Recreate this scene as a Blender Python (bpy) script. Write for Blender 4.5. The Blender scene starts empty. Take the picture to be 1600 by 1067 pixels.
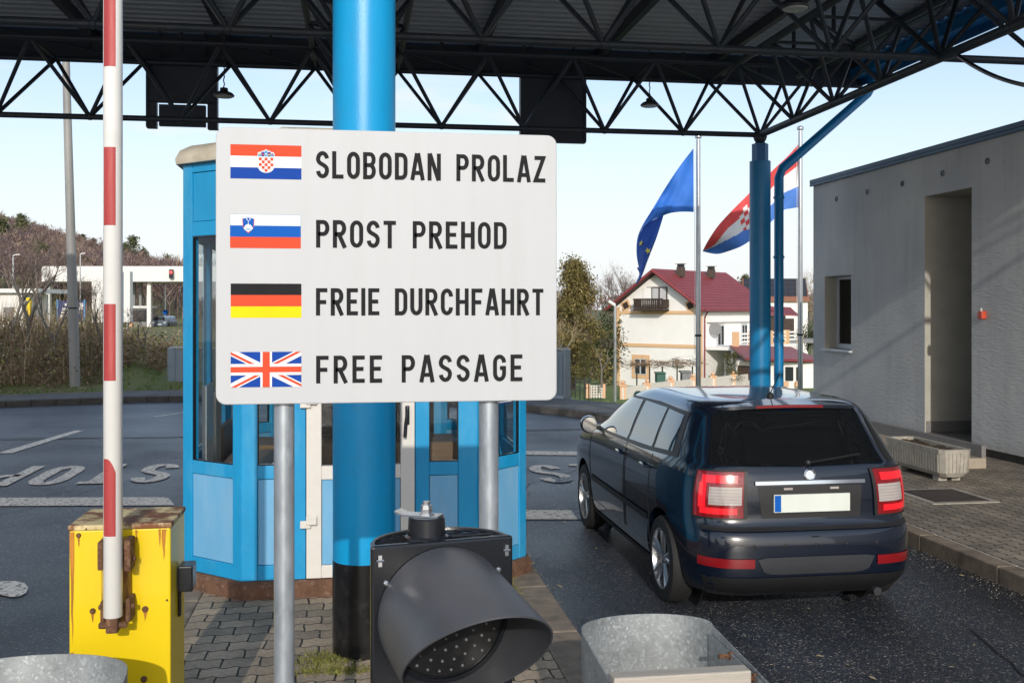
import bpy, bmesh, math, random
import numpy as np
from mathutils import Vector, Matrix
R = math.radians
random.seed(7); RNG = np.random.default_rng(7)
scn = bpy.context.scene
COL = scn.collection

# ------------------------------------------------------------------ camera
CAMH, F, YAW, HZ = 2.06, 1600.0, R(8.7), 482.0
CY, SY = math.cos(YAW), math.sin(YAW)
cd = bpy.data.cameras.new('camera'); cam = bpy.data.objects.new('camera', cd); COL.objects.link(cam)
cam.location = (0, 0, CAMH); cam.rotation_euler = (R(90), 0, -YAW)
cd.sensor_width = 36; cd.lens = 36.0; cd.shift_y = -(533.5-HZ)/1600.0
cd.clip_start = 0.05; cd.clip_end = 4000
scn.camera = cam

# ------------------------------------------------------------------ sky, sun, exposure
SUN_EL, SUN_AZ = R(20.5), R(4.5)          # the light travels towards +Y, a little to the right, and down
w = bpy.data.worlds.new('World'); scn.world = w; w.use_nodes = True
nt = w.node_tree; nt.nodes.clear()
def wn(t, **k):
    n = nt.nodes.new(t)
    for a, b in k.items(): setattr(n, a, b)
    return n
out = wn('ShaderNodeOutputWorld'); bg = wn('ShaderNodeBackground'); bg.inputs['Strength'].default_value = 0.14
sky = wn('ShaderNodeTexSky', sky_type='NISHITA', sun_disc=False)
sky.sun_elevation = SUN_EL; sky.sun_rotation = math.pi + SUN_AZ
sky.air_density = 1.0; sky.dust_density = 1.2; sky.ozone_density = 2.0
tc = wn('ShaderNodeTexCoord'); mp = wn('ShaderNodeMapping'); mp.inputs['Scale'].default_value = (1.0, 1.0, 3.6)
n1 = wn('ShaderNodeTexNoise'); n1.inputs['Scale'].default_value = 2.6; n1.inputs['Detail'].default_value = 8; n1.inputs['Roughness'].default_value = .58
n1.inputs['Distortion'].default_value = .5
r1 = wn('ShaderNodeMapRange'); r1.inputs['From Min'].default_value = .45; r1.inputs['From Max'].default_value = .66
r1.inputs['To Min'].default_value = 0; r1.inputs['To Max'].default_value = .9
sep = wn('ShaderNodeSeparateXYZ'); r2 = wn('ShaderNodeMapRange'); r2.inputs['From Min'].default_value = 0.0; r2.inputs['From Max'].default_value = .27
r2.inputs['To Min'].default_value = .97; r2.inputs['To Max'].default_value = .10
mx = wn('ShaderNodeMath', operation='MAXIMUM'); mixc = wn('ShaderNodeMix', data_type='RGBA')
mixc.inputs['B'].default_value = (5.0, 5.1, 5.3, 1)
L = nt.links.new
L(tc.outputs['Generated'], mp.inputs['Vector']); L(mp.outputs['Vector'], n1.inputs['Vector']); L(n1.outputs['Fac'], r1.inputs['Value'])
L(tc.outputs['Generated'], sep.inputs[0]); L(sep.outputs['Z'], r2.inputs['Value'])
L(r1.outputs['Result'], mx.inputs[0]); L(r2.outputs['Result'], mx.inputs[1]); L(mx.outputs[0], mixc.inputs['Factor'])
L(sky.outputs['Color'], mixc.inputs['A']); L(mixc.outputs['Result'], bg.inputs['Color']); L(bg.outputs[0], out.inputs[0])

sd = bpy.data.lights.new('sun', 'SUN'); sd.energy = 2.0; sd.angle = R(0.5); sd.color = (1.0, .94, .85)
sun = bpy.data.objects.new('sun', sd); COL.objects.link(sun)
sun.location = (-3, -20, 15)
trav = Vector((math.sin(SUN_AZ)*math.cos(SUN_EL), math.cos(SUN_AZ)*math.cos(SUN_EL), -math.sin(SUN_EL)))
sun.rotation_euler = trav.to_track_quat('-Z', 'Y').to_euler()
scn.view_settings.view_transform = 'Standard'; scn.view_settings.look = 'None'
scn.view_settings.exposure = 0.44; scn.view_settings.gamma = 1.0

# ------------------------------------------------------------------ helpers
def P(px, py, D):                       # a point of the place seen in that direction, D metres ahead
    X = (px-800)/F*D
    return Vector((X*CY + D*SY, -X*SY + D*CY, CAMH + (HZ-py)/F*D))
def PY(px, py, Y):                      # same, on the plane y = Y
    k = (px-800)/F
    return P(px, py, Y/(CY - k*SY))
def PX(px, py, X0):
    k = (px-800)/F
    return P(px, py, X0/(k*CY + SY))
def camc(x, y):                         # depth and picture column of a ground point
    D = x*SY + y*CY
    return D, 800 + F*(x*CY - y*SY)/max(D, .01)

class MB:
    def __init__(s): s.v = []; s.f = []; s.m = []
    def add(s, vs, fs, m=0):
        o = len(s.v); s.v += [tuple(p) for p in vs]
        for f in fs: s.f.append([i+o for i in f]); s.m.append(m)
        return s
    def box(s, a, b, m=0):
        x0, y0, z0 = a; x1, y1, z1 = b
        return s.add([(x0,y0,z0),(x1,y0,z0),(x1,y1,z0),(x0,y1,z0),(x0,y0,z1),(x1,y0,z1),(x1,y1,z1),(x0,y1,z1)],
              [(0,3,2,1),(4,5,6,7),(0,1,5,4),(1,2,6,5),(2,3,7,6),(3,0,4,7)], m)
    def obox(s, o, ux, uy, uz, a, b, m=0):      # box in an oriented frame
        vs = []
        for z in (a[2], b[2]):
            for x, y in ((a[0],a[1]),(b[0],a[1]),(b[0],b[1]),(a[0],b[1])):
                vs.append(Vector(o) + ux*x + uy*y + uz*z)
        fs = [(0,3,2,1),(4,5,6,7),(0,1,5,4),(1,2,6,5),(2,3,7,6),(3,0,4,7)]
        if ux.cross(uy).dot(uz) < 0: fs = [f[::-1] for f in fs]
        return s.add(vs, fs, m)
    def tube(s, p0, p1, r0, r1=None, n=10, m=0, cap=True):
        p0 = Vector(p0); p1 = Vector(p1); r1 = r0 if r1 is None else r1
        d = (p1-p0).normalized(); a = d.orthogonal().normalized(); b = d.cross(a)
        vs = []
        for p, r in ((p0, r0), (p1, r1)):
            for i in range(n):
                t = 2*math.pi*i/n; vs.append(p + a*(r*math.cos(t)) + b*(r*math.sin(t)))
        fs = [(i, (i+1) % n, n+(i+1) % n, n+i) for i in range(n)]
        if cap: fs += [tuple(range(n))[::-1], tuple(range(n, 2*n))]
        return s.add(vs, fs, m)
    def path(s, pts, r, n=8, m=0):
        pts = [Vector(p) for p in pts]; vs = []; fs = []
        a = None
        for i, p in enumerate(pts):
            d = (pts[min(i+1, len(pts)-1)] - pts[max(i-1, 0)]).normalized()
            a = d.orthogonal().normalized() if a is None else (a - d*a.dot(d)).normalized()
            b = d.cross(a)
            for k in range(n):
                t = 2*math.pi*k/n; vs.append(p + a*(r*math.cos(t)) + b*(r*math.sin(t)))
        for i in range(len(pts)-1):
            for k in range(n): fs.append((i*n+k, i*n+(k+1) % n, (i+1)*n+(k+1) % n, (i+1)*n+k))
        fs += [tuple(range(n))[::-1], tuple(range((len(pts)-1)*n, len(pts)*n))]
        return s.add(vs, fs, m)
    def lathe(s, o, axis, prof, n=24, m=0):     # prof: (radius, along axis)
        o = Vector(o); d = Vector(axis).normalized(); a = d.orthogonal().normalized(); b = d.cross(a); vs = []; fs = []
        for r, h in prof:
            for i in range(n):
                t = 2*math.pi*i/n; vs.append(o + d*h + a*(r*math.cos(t)) + b*(r*math.sin(t)))
        for j in range(len(prof)-1):
            for i in range(n): fs.append((j*n+i, j*n+(i+1) % n, (j+1)*n+(i+1) % n, (j+1)*n+i))
        fs += [tuple(range(n))[::-1], tuple(range((len(prof)-1)*n, len(prof)*n))]
        return s.add(vs, fs, m)
    def grid(s, fn, nu, nv, m=0, flip=False):
        vs = [fn(i/nu, j/nv) for j in range(nv+1) for i in range(nu+1)]; fs = []
        for j in range(nv):
            for i in range(nu):
                q = j*(nu+1)+i; f = (q, q+1, q+nu+2, q+nu+1); fs.append(f[::-1] if flip else f)
        return s.add(vs, fs, m)
    def prism(s, poly, dvec, m=0):              # poly: ordered 3-D points, extruded by dvec
        n = len(poly); d = Vector(dvec); vs = [Vector(p) for p in poly]
        nrm = sum(((vs[i]-vs[0]).cross(vs[i+1]-vs[0]) for i in range(1, n-1)), Vector())
        vs = vs + [p+d for p in vs]
        fs = [tuple(range(n))[::-1], tuple(range(n, 2*n))] + [(i, (i+1) % n, n+(i+1) % n, n+i) for i in range(n)]
        if nrm.dot(d) < 0: fs = [f[::-1] for f in fs]
        return s.add(vs, fs, m)
    def build(s, name, mats, parent=None, smooth=None, bevel=0):
        org = Vector(ORG.get(parent.name, (0,0,0))) if parent else Vector((0,0,0))
        me = bpy.data.meshes.new(name)
        me.from_pydata([tuple(Vector(p)-org) for p in s.v], [], s.f)
        mats = mats if isinstance(mats, (list, tuple)) else [mats]
        for m in mats: me.materials.append(m)
        if len(mats) > 1: me.polygons.foreach_set('material_index', s.m)
        if smooth is not None:
            me.polygons.foreach_set('use_smooth', [True]*len(me.polygons)); me.set_sharp_from_angle(angle=R(smooth))
        me.update()
        o = bpy.data.objects.new(name, me); COL.objects.link(o)
        if parent: o.parent = parent; ORG[o.name] = tuple(org)
        if bevel:
            b = o.modifiers.new('bevel', 'BEVEL'); b.width = bevel; b.segments = 2; b.limit_method = 'ANGLE'; b.angle_limit = R(40)
        return o
ORG = {}
def thing(name, loc, label, cat, group=None):
    o = bpy.data.objects.new(name, None); COL.objects.link(o); o.location = loc; ORG[o.name] = tuple(loc)
    o.empty_display_size = .1
    return tag(o, label, cat, group)
def tag(o, label=None, cat=None, group=None, kind=None):
    if label: o['label'] = label
    if cat: o['category'] = cat
    if group: o['group'] = group
    if kind: o['kind'] = kind
    return o
def copy_tree(o, parent=None):
    c = o.copy(); COL.objects.link(c)
    if parent: c.parent = parent
    for ch in list(o.children): copy_tree(ch, c)
    return c
def soup(name, tris, mats, parent=None, mi=None):      # many loose triangles as one mesh
    tris = np.asarray(tris, dtype=np.float32).reshape(-1, 3, 3)
    org = np.array(ORG.get(parent.name, (0,0,0))) if parent else np.zeros(3)
    n = len(tris); me = bpy.data.meshes.new(name)
    me.vertices.add(3*n); me.vertices.foreach_set('co', (tris.reshape(-1, 3)-org).astype(np.float32).ravel())
    me.loops.add(3*n); me.loops.foreach_set('vertex_index', np.arange(3*n, dtype=np.int32))
    me.polygons.add(n); me.polygons.foreach_set('loop_start', np.arange(0, 3*n, 3, dtype=np.int32))
    mats = mats if isinstance(mats, (list, tuple)) else [mats]
    for m in mats: me.materials.append(m)
    if mi is not None: me.polygons.foreach_set('material_index', np.asarray(mi, dtype=np.int32))
    me.update(calc_edges=True); me.validate()
    o = bpy.data.objects.new(name, me); COL.objects.link(o)
    if parent: o.parent = parent; ORG[o.name] = tuple(org)
    return o

# ------------------------------------------------------------------ materials
def nd(t, typ, **k):
    n = t.nodes.new(typ)
    for a, b in k.items(): setattr(n, a, b)
    return n
def mat(name, col, rough=.5, metal=0., var=.12, vs=6., bump=0., bs=60., coat=0., spec=.5, stretch=(1,1,1),
        dirt=None, damt=.5, ds=3., dlo=.5, dhi=.7, emit=None, es=1., rvar=0., trans=0.):
    m = bpy.data.materials.new(name); m.use_nodes = True; t = m.node_tree; b = t.nodes['Principled BSDF']; l = t.links.new
    b.inputs['Roughness'].default_value = rough; b.inputs['Metallic'].default_value = metal
    b.inputs['Coat Weight'].default_value = coat; b.inputs['Coat Roughness'].default_value = .04
    b.inputs['Specular IOR Level'].default_value = spec
    c = nd(t, 'ShaderNodeTexCoord'); mp = nd(t, 'ShaderNodeMapping'); mp.inputs['Scale'].default_value = stretch
    l(c.outputs['Object'], mp.inputs['Vector'])
    n = nd(t, 'ShaderNodeTexNoise'); n.inputs['Scale'].default_value = vs; n.inputs['Detail'].default_value = 6; n.inputs['Roughness'].default_value = .6
    l(mp.outputs['Vector'], n.inputs['Vector'])
    rp = nd(t, 'ShaderNodeMapRange'); rp.inputs['From Min'].default_value = .3; rp.inputs['From Max'].default_value = .7
    l(n.outputs['Fac'], rp.inputs['Value'])
    mixn = nd(t, 'ShaderNodeMix', data_type='RGBA')
    mixn.inputs['A'].default_value = tuple(max(0, x*(1-var)) for x in col)+(1,)
    mixn.inputs['B'].default_value = tuple(min(1, x*(1+var)) for x in col)+(1,)
    l(rp.outputs['Result'], mixn.inputs['Factor']); cur = mixn.outputs['Result']
    if dirt:
        n2 = nd(t, 'ShaderNodeTexNoise'); n2.inputs['Scale'].default_value = ds; n2.inputs['Detail'].default_value = 8; n2.inputs['Roughness'].default_value = .68
        l(mp.outputs['Vector'], n2.inputs['Vector'])
        r2 = nd(t, 'ShaderNodeMapRange'); r2.inputs['From Min'].default_value = dlo; r2.inputs['From Max'].default_value = dhi; r2.inputs['To Max'].default_value = damt
        l(n2.outputs['Fac'], r2.inputs['Value'])
        mx2 = nd(t, 'ShaderNodeMix', data_type='RGBA'); mx2.inputs['B'].default_value = tuple(dirt)+(1,)
        l(cur, mx2.inputs['A']); l(r2.outputs['Result'], mx2.inputs['Factor']); cur = mx2.outputs['Result']
    l(cur, b.inputs['Base Color'])
    if rvar:
        rr = nd(t, 'ShaderNodeMapRange'); rr.inputs['From Min'].default_value = .3; rr.inputs['From Max'].default_value = .7
        rr.inputs['To Min'].default_value = max(0.02, rough-rvar); rr.inputs['To Max'].default_value = min(1, rough+rvar)
        l(n.outputs['Fac'], rr.inputs['Value']); l(rr.outputs['Result'], b.inputs['Roughness'])
    if bump:
        n3 = nd(t, 'ShaderNodeTexNoise'); n3.inputs['Scale'].default_value = bs; n3.inputs['Detail'].default_value = 4
        l(mp.outputs['Vector'], n3.inputs['Vector'])
        bp = nd(t, 'ShaderNodeBump'); bp.inputs['Strength'].default_value = bump; bp.inputs['Distance'].default_value = .01
        l(n3.outputs['Fac'], bp.inputs['Height']); l(bp.outputs['Normal'], b.inputs['Normal'])
    if emit:
        b.inputs['Emission Color'].default_value = tuple(emit)+(1,); b.inputs['Emission Strength'].default_value = es
    m['nodes'] = 1
    return m
def glass_mat(name, tint=(.35,.4,.42), fac=.0):
    m = bpy.data.materials.new(name); m.use_nodes = True; t = m.node_tree; t.nodes.clear(); l = t.links.new
    o = nd(t, 'ShaderNodeOutputMaterial'); mx = nd(t, 'ShaderNodeMixShader'); tr = nd(t, 'ShaderNodeBsdfTransparent'); gl = nd(t, 'ShaderNodeBsdfGlossy')
    tr.inputs['Color'].default_value = tuple(tint)+(1,); gl.inputs['Roughness'].default_value = .015
    fr = nd(t, 'ShaderNodeFresnel'); fr.inputs['IOR'].default_value = 1.5
    ad = nd(t, 'ShaderNodeMath', operation='ADD'); ad.inputs[1].default_value = fac
    ge = nd(t, 'ShaderNodeNewGeometry'); inv = nd(t, 'ShaderNodeMath', operation='SUBTRACT'); inv.inputs[0].default_value = 1; l(ge.outputs['Backfacing'], inv.inputs[1])
    mu = nd(t, 'ShaderNodeMath', operation='MULTIPLY'); l(fr.outputs[0], ad.inputs[0]); l(ad.outputs[0], mu.inputs[0]); l(inv.outputs[0], mu.inputs[1]); l(mu.outputs[0], mx.inputs[0]); l(tr.outputs[0], mx.inputs[1]); l(gl.outputs[0], mx.inputs[2]); l(mx.outputs[0], o.inputs[0])
    return m

def asphalt_mat():
    m = bpy.data.materials.new('wet_asphalt'); m.use_nodes = True; t = m.node_tree; b = t.nodes['Principled BSDF']; l = t.links.new
    c = nd(t, 'ShaderNodeTexCoord')
    vo = nd(t, 'ShaderNodeTexVoronoi'); vo.inputs['Scale'].default_value = 95; l(c.outputs['Object'], vo.inputs['Vector'])
    n = nd(t, 'ShaderNodeTexNoise'); n.inputs['Scale'].default_value = .55; n.inputs['Detail'].default_value = 7; l(c.outputs['Object'], n.inputs['Vector'])
    n2 = nd(t, 'ShaderNodeTexNoise'); n2.inputs['Scale'].default_value = 60; n2.inputs['Detail'].default_value = 5; l(c.outputs['Object'], n2.inputs['Vector'])
    sepc = nd(t, 'ShaderNodeSeparateColor'); l(vo.outputs['Color'], sepc.inputs[0])
    ramp = nd(t, 'ShaderNodeValToRGB'); e = ramp.color_ramp.elements
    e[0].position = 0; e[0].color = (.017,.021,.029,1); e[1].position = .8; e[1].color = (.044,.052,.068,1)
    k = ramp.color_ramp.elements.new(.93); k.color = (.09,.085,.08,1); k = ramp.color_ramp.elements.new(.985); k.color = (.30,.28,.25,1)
    l(sepc.outputs[0], ramp.inputs['Fac'])
    mr = nd(t, 'ShaderNodeMapRange'); mr.inputs['From Min'].default_value = .3; mr.inputs['From Max'].default_value = .7; mr.inputs['To Min'].default_value = .62; mr.inputs['To Max'].default_value = 1.15
    l(n.outputs['Fac'], mr.inputs['Value'])
    mul = nd(t, 'ShaderNodeVectorMath', operation='SCALE'); m6 = nd(t, 'ShaderNodeMapping'); m6.inputs['Scale'].default_value = (1.3, .09, 1); l(c.outputs['Object'], m6.inputs['Vector'])
    n6 = nd(t, 'ShaderNodeTexNoise'); n6.inputs['Scale'].default_value = 1.0; n6.inputs['Detail'].default_value = 5; l(m6.outputs['Vector'], n6.inputs['Vector'])
    r7 = nd(t, 'ShaderNodeMapRange'); r7.inputs['From Min'].default_value = .35; r7.inputs['From Max'].default_value = .65; r7.inputs['To Min'].default_value = .62; r7.inputs['To Max'].default_value = 1.3; l(n6.outputs['Fac'], r7.inputs['Value'])
    n7 = nd(t, 'ShaderNodeTexNoise'); n7.inputs['Scale'].default_value = 1.1; n7.inputs['Detail'].default_value = 3; l(c.outputs['Object'], n7.inputs['Vector'])
    r8 = nd(t, 'ShaderNodeMapRange'); r8.inputs['From Min'].default_value = .62; r8.inputs['From Max'].default_value = .72; r8.inputs['To Min'].default_value = 1; r8.inputs['To Max'].default_value = .55; l(n7.outputs['Fac'], r8.inputs['Value'])
    q1 = nd(t, 'ShaderNodeMath', operation='MULTIPLY'); l(mr.outputs['Result'], q1.inputs[0]); l(r7.outputs['Result'], q1.inputs[1])
    q2 = nd(t, 'ShaderNodeMath', operation='MULTIPLY'); l(q1.outputs[0], q2.inputs[0]); l(r8.outputs['Result'], q2.inputs[1])
    l(ramp.outputs['Color'], mul.inputs[0]); l(q2.outputs[0], mul.inputs['Scale'])
    l(mul.outputs['Vector'], b.inputs['Base Color'])
    rr = nd(t, 'ShaderNodeMapRange'); rr.inputs['From Min'].default_value = .3; rr.inputs['From Max'].default_value = .7; rr.inputs['To Min'].default_value = .30; rr.inputs['To Max'].default_value = .55
    l(n.outputs['Fac'], rr.inputs['Value']); l(rr.outputs['Result'], b.inputs['Roughness'])
    ad = nd(t, 'ShaderNodeMath', operation='ADD'); l(vo.outputs['Distance'], ad.inputs[0]); l(n2.outputs['Fac'], ad.inputs[1])
    bp = nd(t, 'ShaderNodeBump'); bp.inputs['Strength'].default_value = .7; bp.inputs['Distance'].default_value = .006
    l(ad.outputs[0], bp.inputs['Height']); l(bp.outputs['Normal'], b.inputs['Normal'])
    return m
def paver_mat(name, ca, cb, rot=0.0, size=(.225,.115), moss=.35):
    m = bpy.data.materials.new(name); m.use_nodes = True; t = m.node_tree; b = t.nodes['Principled BSDF']; l = t.links.new
    c = nd(t, 'ShaderNodeTexCoord'); mp = nd(t, 'ShaderNodeMapping'); mp.inputs['Rotation'].default_value = (0, 0, rot); l(c.outputs['Object'], mp.inputs['Vector'])
    sp = nd(t, 'ShaderNodeSeparateXYZ'); l(mp.outputs['Vector'], sp.inputs[0])
    def wob(src, freq, amp):
        a = nd(t, 'ShaderNodeMath', operation='MULTIPLY'); a.inputs[1].default_value = freq; l(src, a.inputs[0])
        s_ = nd(t, 'ShaderNodeMath', operation='SINE'); l(a.outputs[0], s_.inputs[0])
        k = nd(t, 'ShaderNodeMath', operation='MULTIPLY'); k.inputs[1].default_value = amp; l(s_.outputs[0], k.inputs[0]); return k.outputs[0]
    nz = nd(t, 'ShaderNodeTexNoise'); nz.inputs['Scale'].default_value = 9; l(mp.outputs['Vector'], nz.inputs['Vector'])
    nk = nd(t, 'ShaderNodeMath', operation='MULTIPLY_ADD'); nk.inputs[1].default_value = .03; nk.inputs[2].default_value = -.015; l(nz.outputs['Fac'], nk.inputs[0])
    x2 = nd(t, 'ShaderNodeMath', operation='ADD'); l(sp.outputs['X'], x2.inputs[0]); l(nk.outputs[0], x2.inputs[1])
    y2 = nd(t, 'ShaderNodeMath', operation='ADD'); l(sp.outputs['Y'], y2.inputs[0]); l(wob(sp.outputs['X'], 2*math.pi/(size[0]*.5), .010), y2.inputs[1])
    y3 = nd(t, 'ShaderNodeMath', operation='ADD'); l(y2.outputs[0], y3.inputs[0]); l(nk.outputs[0], y3.inputs[1])
    cb_ = nd(t, 'ShaderNodeCombineXYZ'); l(x2.outputs[0], cb_.inputs[0]); l(y3.outputs[0], cb_.inputs[1])
    br = nd(t, 'ShaderNodeTexBrick'); l(cb_.outputs[0], br.inputs['Vector'])
    br.inputs['Scale'].default_value = 1; br.inputs['Brick Width'].default_value = size[0]; br.inputs['Row Height'].default_value = size[1]
    br.inputs['Mortar Size'].default_value = .006; br.inputs['Mortar Smooth'].default_value = .35; br.inputs['Bias'].default_value = 0
    br.inputs['Color1'].default_value = tuple(ca)+(1,); br.inputs['Color2'].default_value = tuple(cb)+(1,); br.inputs['Mortar'].default_value = (.02,.018,.013,1)
    n = nd(t, 'ShaderNodeTexNoise'); n.inputs['Scale'].default_value = 2.2; n.inputs['Detail'].default_value = 8; l(c.outputs['Object'], n.inputs['Vector'])
    n2 = nd(t, 'ShaderNodeTexNoise'); n2.inputs['Scale'].default_value = 45; n2.inputs['Detail'].default_value = 6; l(c.outputs['Object'], n2.inputs['Vector'])
    mr = nd(t, 'ShaderNodeMapRange'); mr.inputs['From Min'].default_value = .3; mr.inputs['From Max'].default_value = .7; mr.inputs['To Min'].default_value = .6; mr.inputs['To Max'].default_value = 1.2
    l(n.outputs['Fac'], mr.inputs['Value'])
    mr2 = nd(t, 'ShaderNodeMapRange'); mr2.inputs['From Min'].default_value = .25; mr2.inputs['From Max'].default_value = .75; mr2.inputs['To Min'].default_value = .72; mr2.inputs['To Max'].default_value = 1.25
    l(n2.outputs['Fac'], mr2.inputs['Value'])
    s1 = nd(t, 'ShaderNodeVectorMath', operation='SCALE'); l(br.outputs['Color'], s1.inputs[0]); l(mr.outputs['Result'], s1.inputs['Scale'])
    s2 = nd(t, 'ShaderNodeVectorMath', operation='SCALE'); l(s1.outputs['Vector'], s2.inputs[0]); l(mr2.outputs['Result'], s2.inputs['Scale'])
    nm = nd(t, 'ShaderNodeTexNoise'); nm.inputs['Scale'].default_value = 1.3; nm.inputs['Detail'].default_value = 6; l(c.outputs['Object'], nm.inputs['Vector'])
    rm = nd(t, 'ShaderNodeMapRange'); rm.inputs['From Min'].default_value = .52; rm.inputs['From Max'].default_value = .72; rm.inputs['To Max'].default_value = moss; l(nm.outputs['Fac'], rm.inputs['Value'])
    mm = nd(t, 'ShaderNodeMix', data_type='RGBA'); mm.inputs['B'].default_value = (.10,.10,.035,1); l(s2.outputs['Vector'], mm.inputs['A']); l(rm.outputs['Result'], mm.inputs['Factor'])
    l(mm.outputs['Result'], b.inputs['Base Color']); b.inputs['Roughness'].default_value = .75
    hh = nd(t, 'ShaderNodeMath', operation='MULTIPLY_ADD'); hh.inputs[1].default_value = -1.0; l(br.outputs['Fac'], hh.inputs[0]); 
    h2 = nd(t, 'ShaderNodeMath', operation='MULTIPLY'); h2.inputs[1].default_value = .45; l(n2.outputs['Fac'], h2.inputs[0]); l(h2.outputs[0], hh.inputs[2])
    bp = nd(t, 'ShaderNodeBump'); bp.inputs['Strength'].default_value = .9; bp.inputs['Distance'].default_value = .009; l(hh.outputs[0], bp.inputs['Height']); l(bp.outputs['Normal'], b.inputs['Normal'])
    return m
def galv_mat(name, base=(.50,.53,.55), scale=38, rough=.42):
    m = bpy.data.materials.new(name); m.use_nodes = True; t = m.node_tree; b = t.nodes['Principled BSDF']; l = t.links.new
    c = nd(t, 'ShaderNodeTexCoord'); n = nd(t, 'ShaderNodeTexNoise'); n.inputs['Scale'].default_value = 14; l(c.outputs['Object'], n.inputs['Vector'])
    mxv = nd(t, 'ShaderNodeMix', data_type='RGBA'); mxv.inputs['Factor'].default_value = .05; l(c.outputs['Object'], mxv.inputs['A']); l(n.outputs['Color'], mxv.inputs['B'])
    vo = nd(t, 'ShaderNodeTexVoronoi'); vo.inputs['Scale'].default_value = scale; l(mxv.outputs['Result'], vo.inputs['Vector'])
    sepc = nd(t, 'ShaderNodeSeparateColor'); l(vo.outputs['Color'], sepc.inputs[0])
    rp = nd(t, 'ShaderNodeValToRGB'); e = rp.color_ramp.elements; e[0].color = tuple(x*.90 for x in base)+(1,); e[1].color = tuple(min(1, x*1.4) for x in base)+(1,)
    e[1].position = 1.0; k = rp.color_ramp.elements.new(.84); k.color = tuple(x*1.04 for x in base)+(1,); k = rp.color_ramp.elements.new(.90); k.color = tuple(x*1.2 for x in base)+(1,)
    l(sepc.outputs[0], rp.inputs['Fac'])
    n2 = nd(t, 'ShaderNodeTexNoise'); n2.inputs['Scale'].default_value = 5; n2.inputs['Detail'].default_value = 7; l(c.outputs['Object'], n2.inputs['Vector'])
    mr = nd(t, 'ShaderNodeMapRange'); mr.inputs['From Min'].default_value = .3; mr.inputs['From Max'].default_value = .7; mr.inputs['To Min'].default_value = .7; mr.inputs['To Max'].default_value = 1.15; l(n2.outputs['Fac'], mr.inputs['Value'])
    sc = nd(t, 'ShaderNodeVectorMath', operation='SCALE'); l(rp.outputs['Color'], sc.inputs[0]); l(mr.outputs['Result'], sc.inputs['Scale']); l(sc.outputs['Vector'], b.inputs['Base Color'])
    b.inputs['Metallic'].default_value = .55
    r2 = nd(t, 'ShaderNodeMapRange'); r2.inputs['To Min'].default_value = rough-.1; r2.inputs['To Max'].default_value = rough+.18; l(sepc.outputs[1], r2.inputs['Value']); l(r2.outputs['Result'], b.inputs['Roughness'])
    return m
def stucco_mat():
    m = bpy.data.materials.new('grey_stucco'); m.use_nodes = True; t = m.node_tree; b = t.nodes['Principled BSDF']; l = t.links.new
    c = nd(t, 'ShaderNodeTexCoord'); mp = nd(t, 'ShaderNodeMapping'); mp.inputs['Scale'].default_value = (1, .32, 1.3); l(c.outputs['Object'], mp.inputs['Vector'])
    n = nd(t, 'ShaderNodeTexNoise'); n.inputs['Scale'].default_value = 26; n.inputs['Detail'].default_value = 5; l(mp.outputs['Vector'], n.inputs['Vector'])
    n2 = nd(t, 'ShaderNodeTexNoise'); n2.inputs['Scale'].default_value = .8; n2.inputs['Detail'].default_value = 8; l(c.outputs['Object'], n2.inputs['Vector'])
    rp = nd(t, 'ShaderNodeValToRGB'); e = rp.color_ramp.elements; e[0].position = .3; e[0].color = (.47,.475,.48,1); e[1].position = .7; e[1].color = (.63,.62,.60,1); l(n2.outputs['Fac'], rp.inputs['Fac'])
    n4 = nd(t, 'ShaderNodeTexNoise'); n4.inputs['Scale'].default_value = 7; n4.inputs['Detail'].default_value = 3; l(c.outputs['Object'], n4.inputs['Vector'])
    r4 = nd(t, 'ShaderNodeMapRange'); r4.inputs['From Min'].default_value = .70; r4.inputs['From Max'].default_value = .76; r4.inputs['To Max'].default_value = .7; l(n4.outputs['Fac'], r4.inputs['Value'])
    sp = nd(t, 'ShaderNodeSeparateXYZ'); l(c.outputs['Object'], sp.inputs[0])
    r5 = nd(t, 'ShaderNodeMapRange'); r5.inputs['From Min'].default_value = 2.6; r5.inputs['From Max'].default_value = 4.2; l(sp.outputs['Z'], r5.inputs['Value'])
    mu = nd(t, 'ShaderNodeMath', operation='MULTIPLY'); l(r4.outputs['Result'], mu.inputs[0]); l(r5.outputs['Result'], mu.inputs[1])
    mx = nd(t, 'ShaderNodeMix', data_type='RGBA'); mx.inputs['B'].default_value = (.07,.07,.07,1); l(rp.outputs['Color'], mx.inputs['A']); l(mu.outputs[0], mx.inputs['Factor'])
    m5 = nd(t, 'ShaderNodeMapping'); m5.inputs['Scale'].default_value = (1, 5, .35); l(c.outputs['Object'], m5.inputs['Vector'])
    n5 = nd(t, 'ShaderNodeTexNoise'); n5.inputs['Scale'].default_value = 1.6; n5.inputs['Detail'].default_value = 6; l(m5.outputs['Vector'], n5.inputs['Vector'])
    r6 = nd(t, 'ShaderNodeMapRange'); r6.inputs['From Min'].default_value = .50; r6.inputs['From Max'].default_value = .80; r6.inputs['To Max'].default_value = .16; l(n5.outputs['Fac'], r6.inputs['Value'])
    mx5 = nd(t, 'ShaderNodeMix', data_type='RGBA'); mx5.inputs['B'].default_value = (.17,.165,.155,1); l(mx.outputs['Result'], mx5.inputs['A']); l(r6.outputs['Result'], mx5.inputs['Factor']); l(mx5.outputs['Result'], b.inputs['Base Color'])
    b.inputs['Roughness'].default_value = .85
    bp = nd(t, 'ShaderNodeBump'); bp.inputs['Strength'].default_value = .75; bp.inputs['Distance'].default_value = .012; l(n.outputs['Fac'], bp.inputs['Height']); l(bp.outputs['Normal'], b.inputs['Normal'])
    return m
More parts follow.
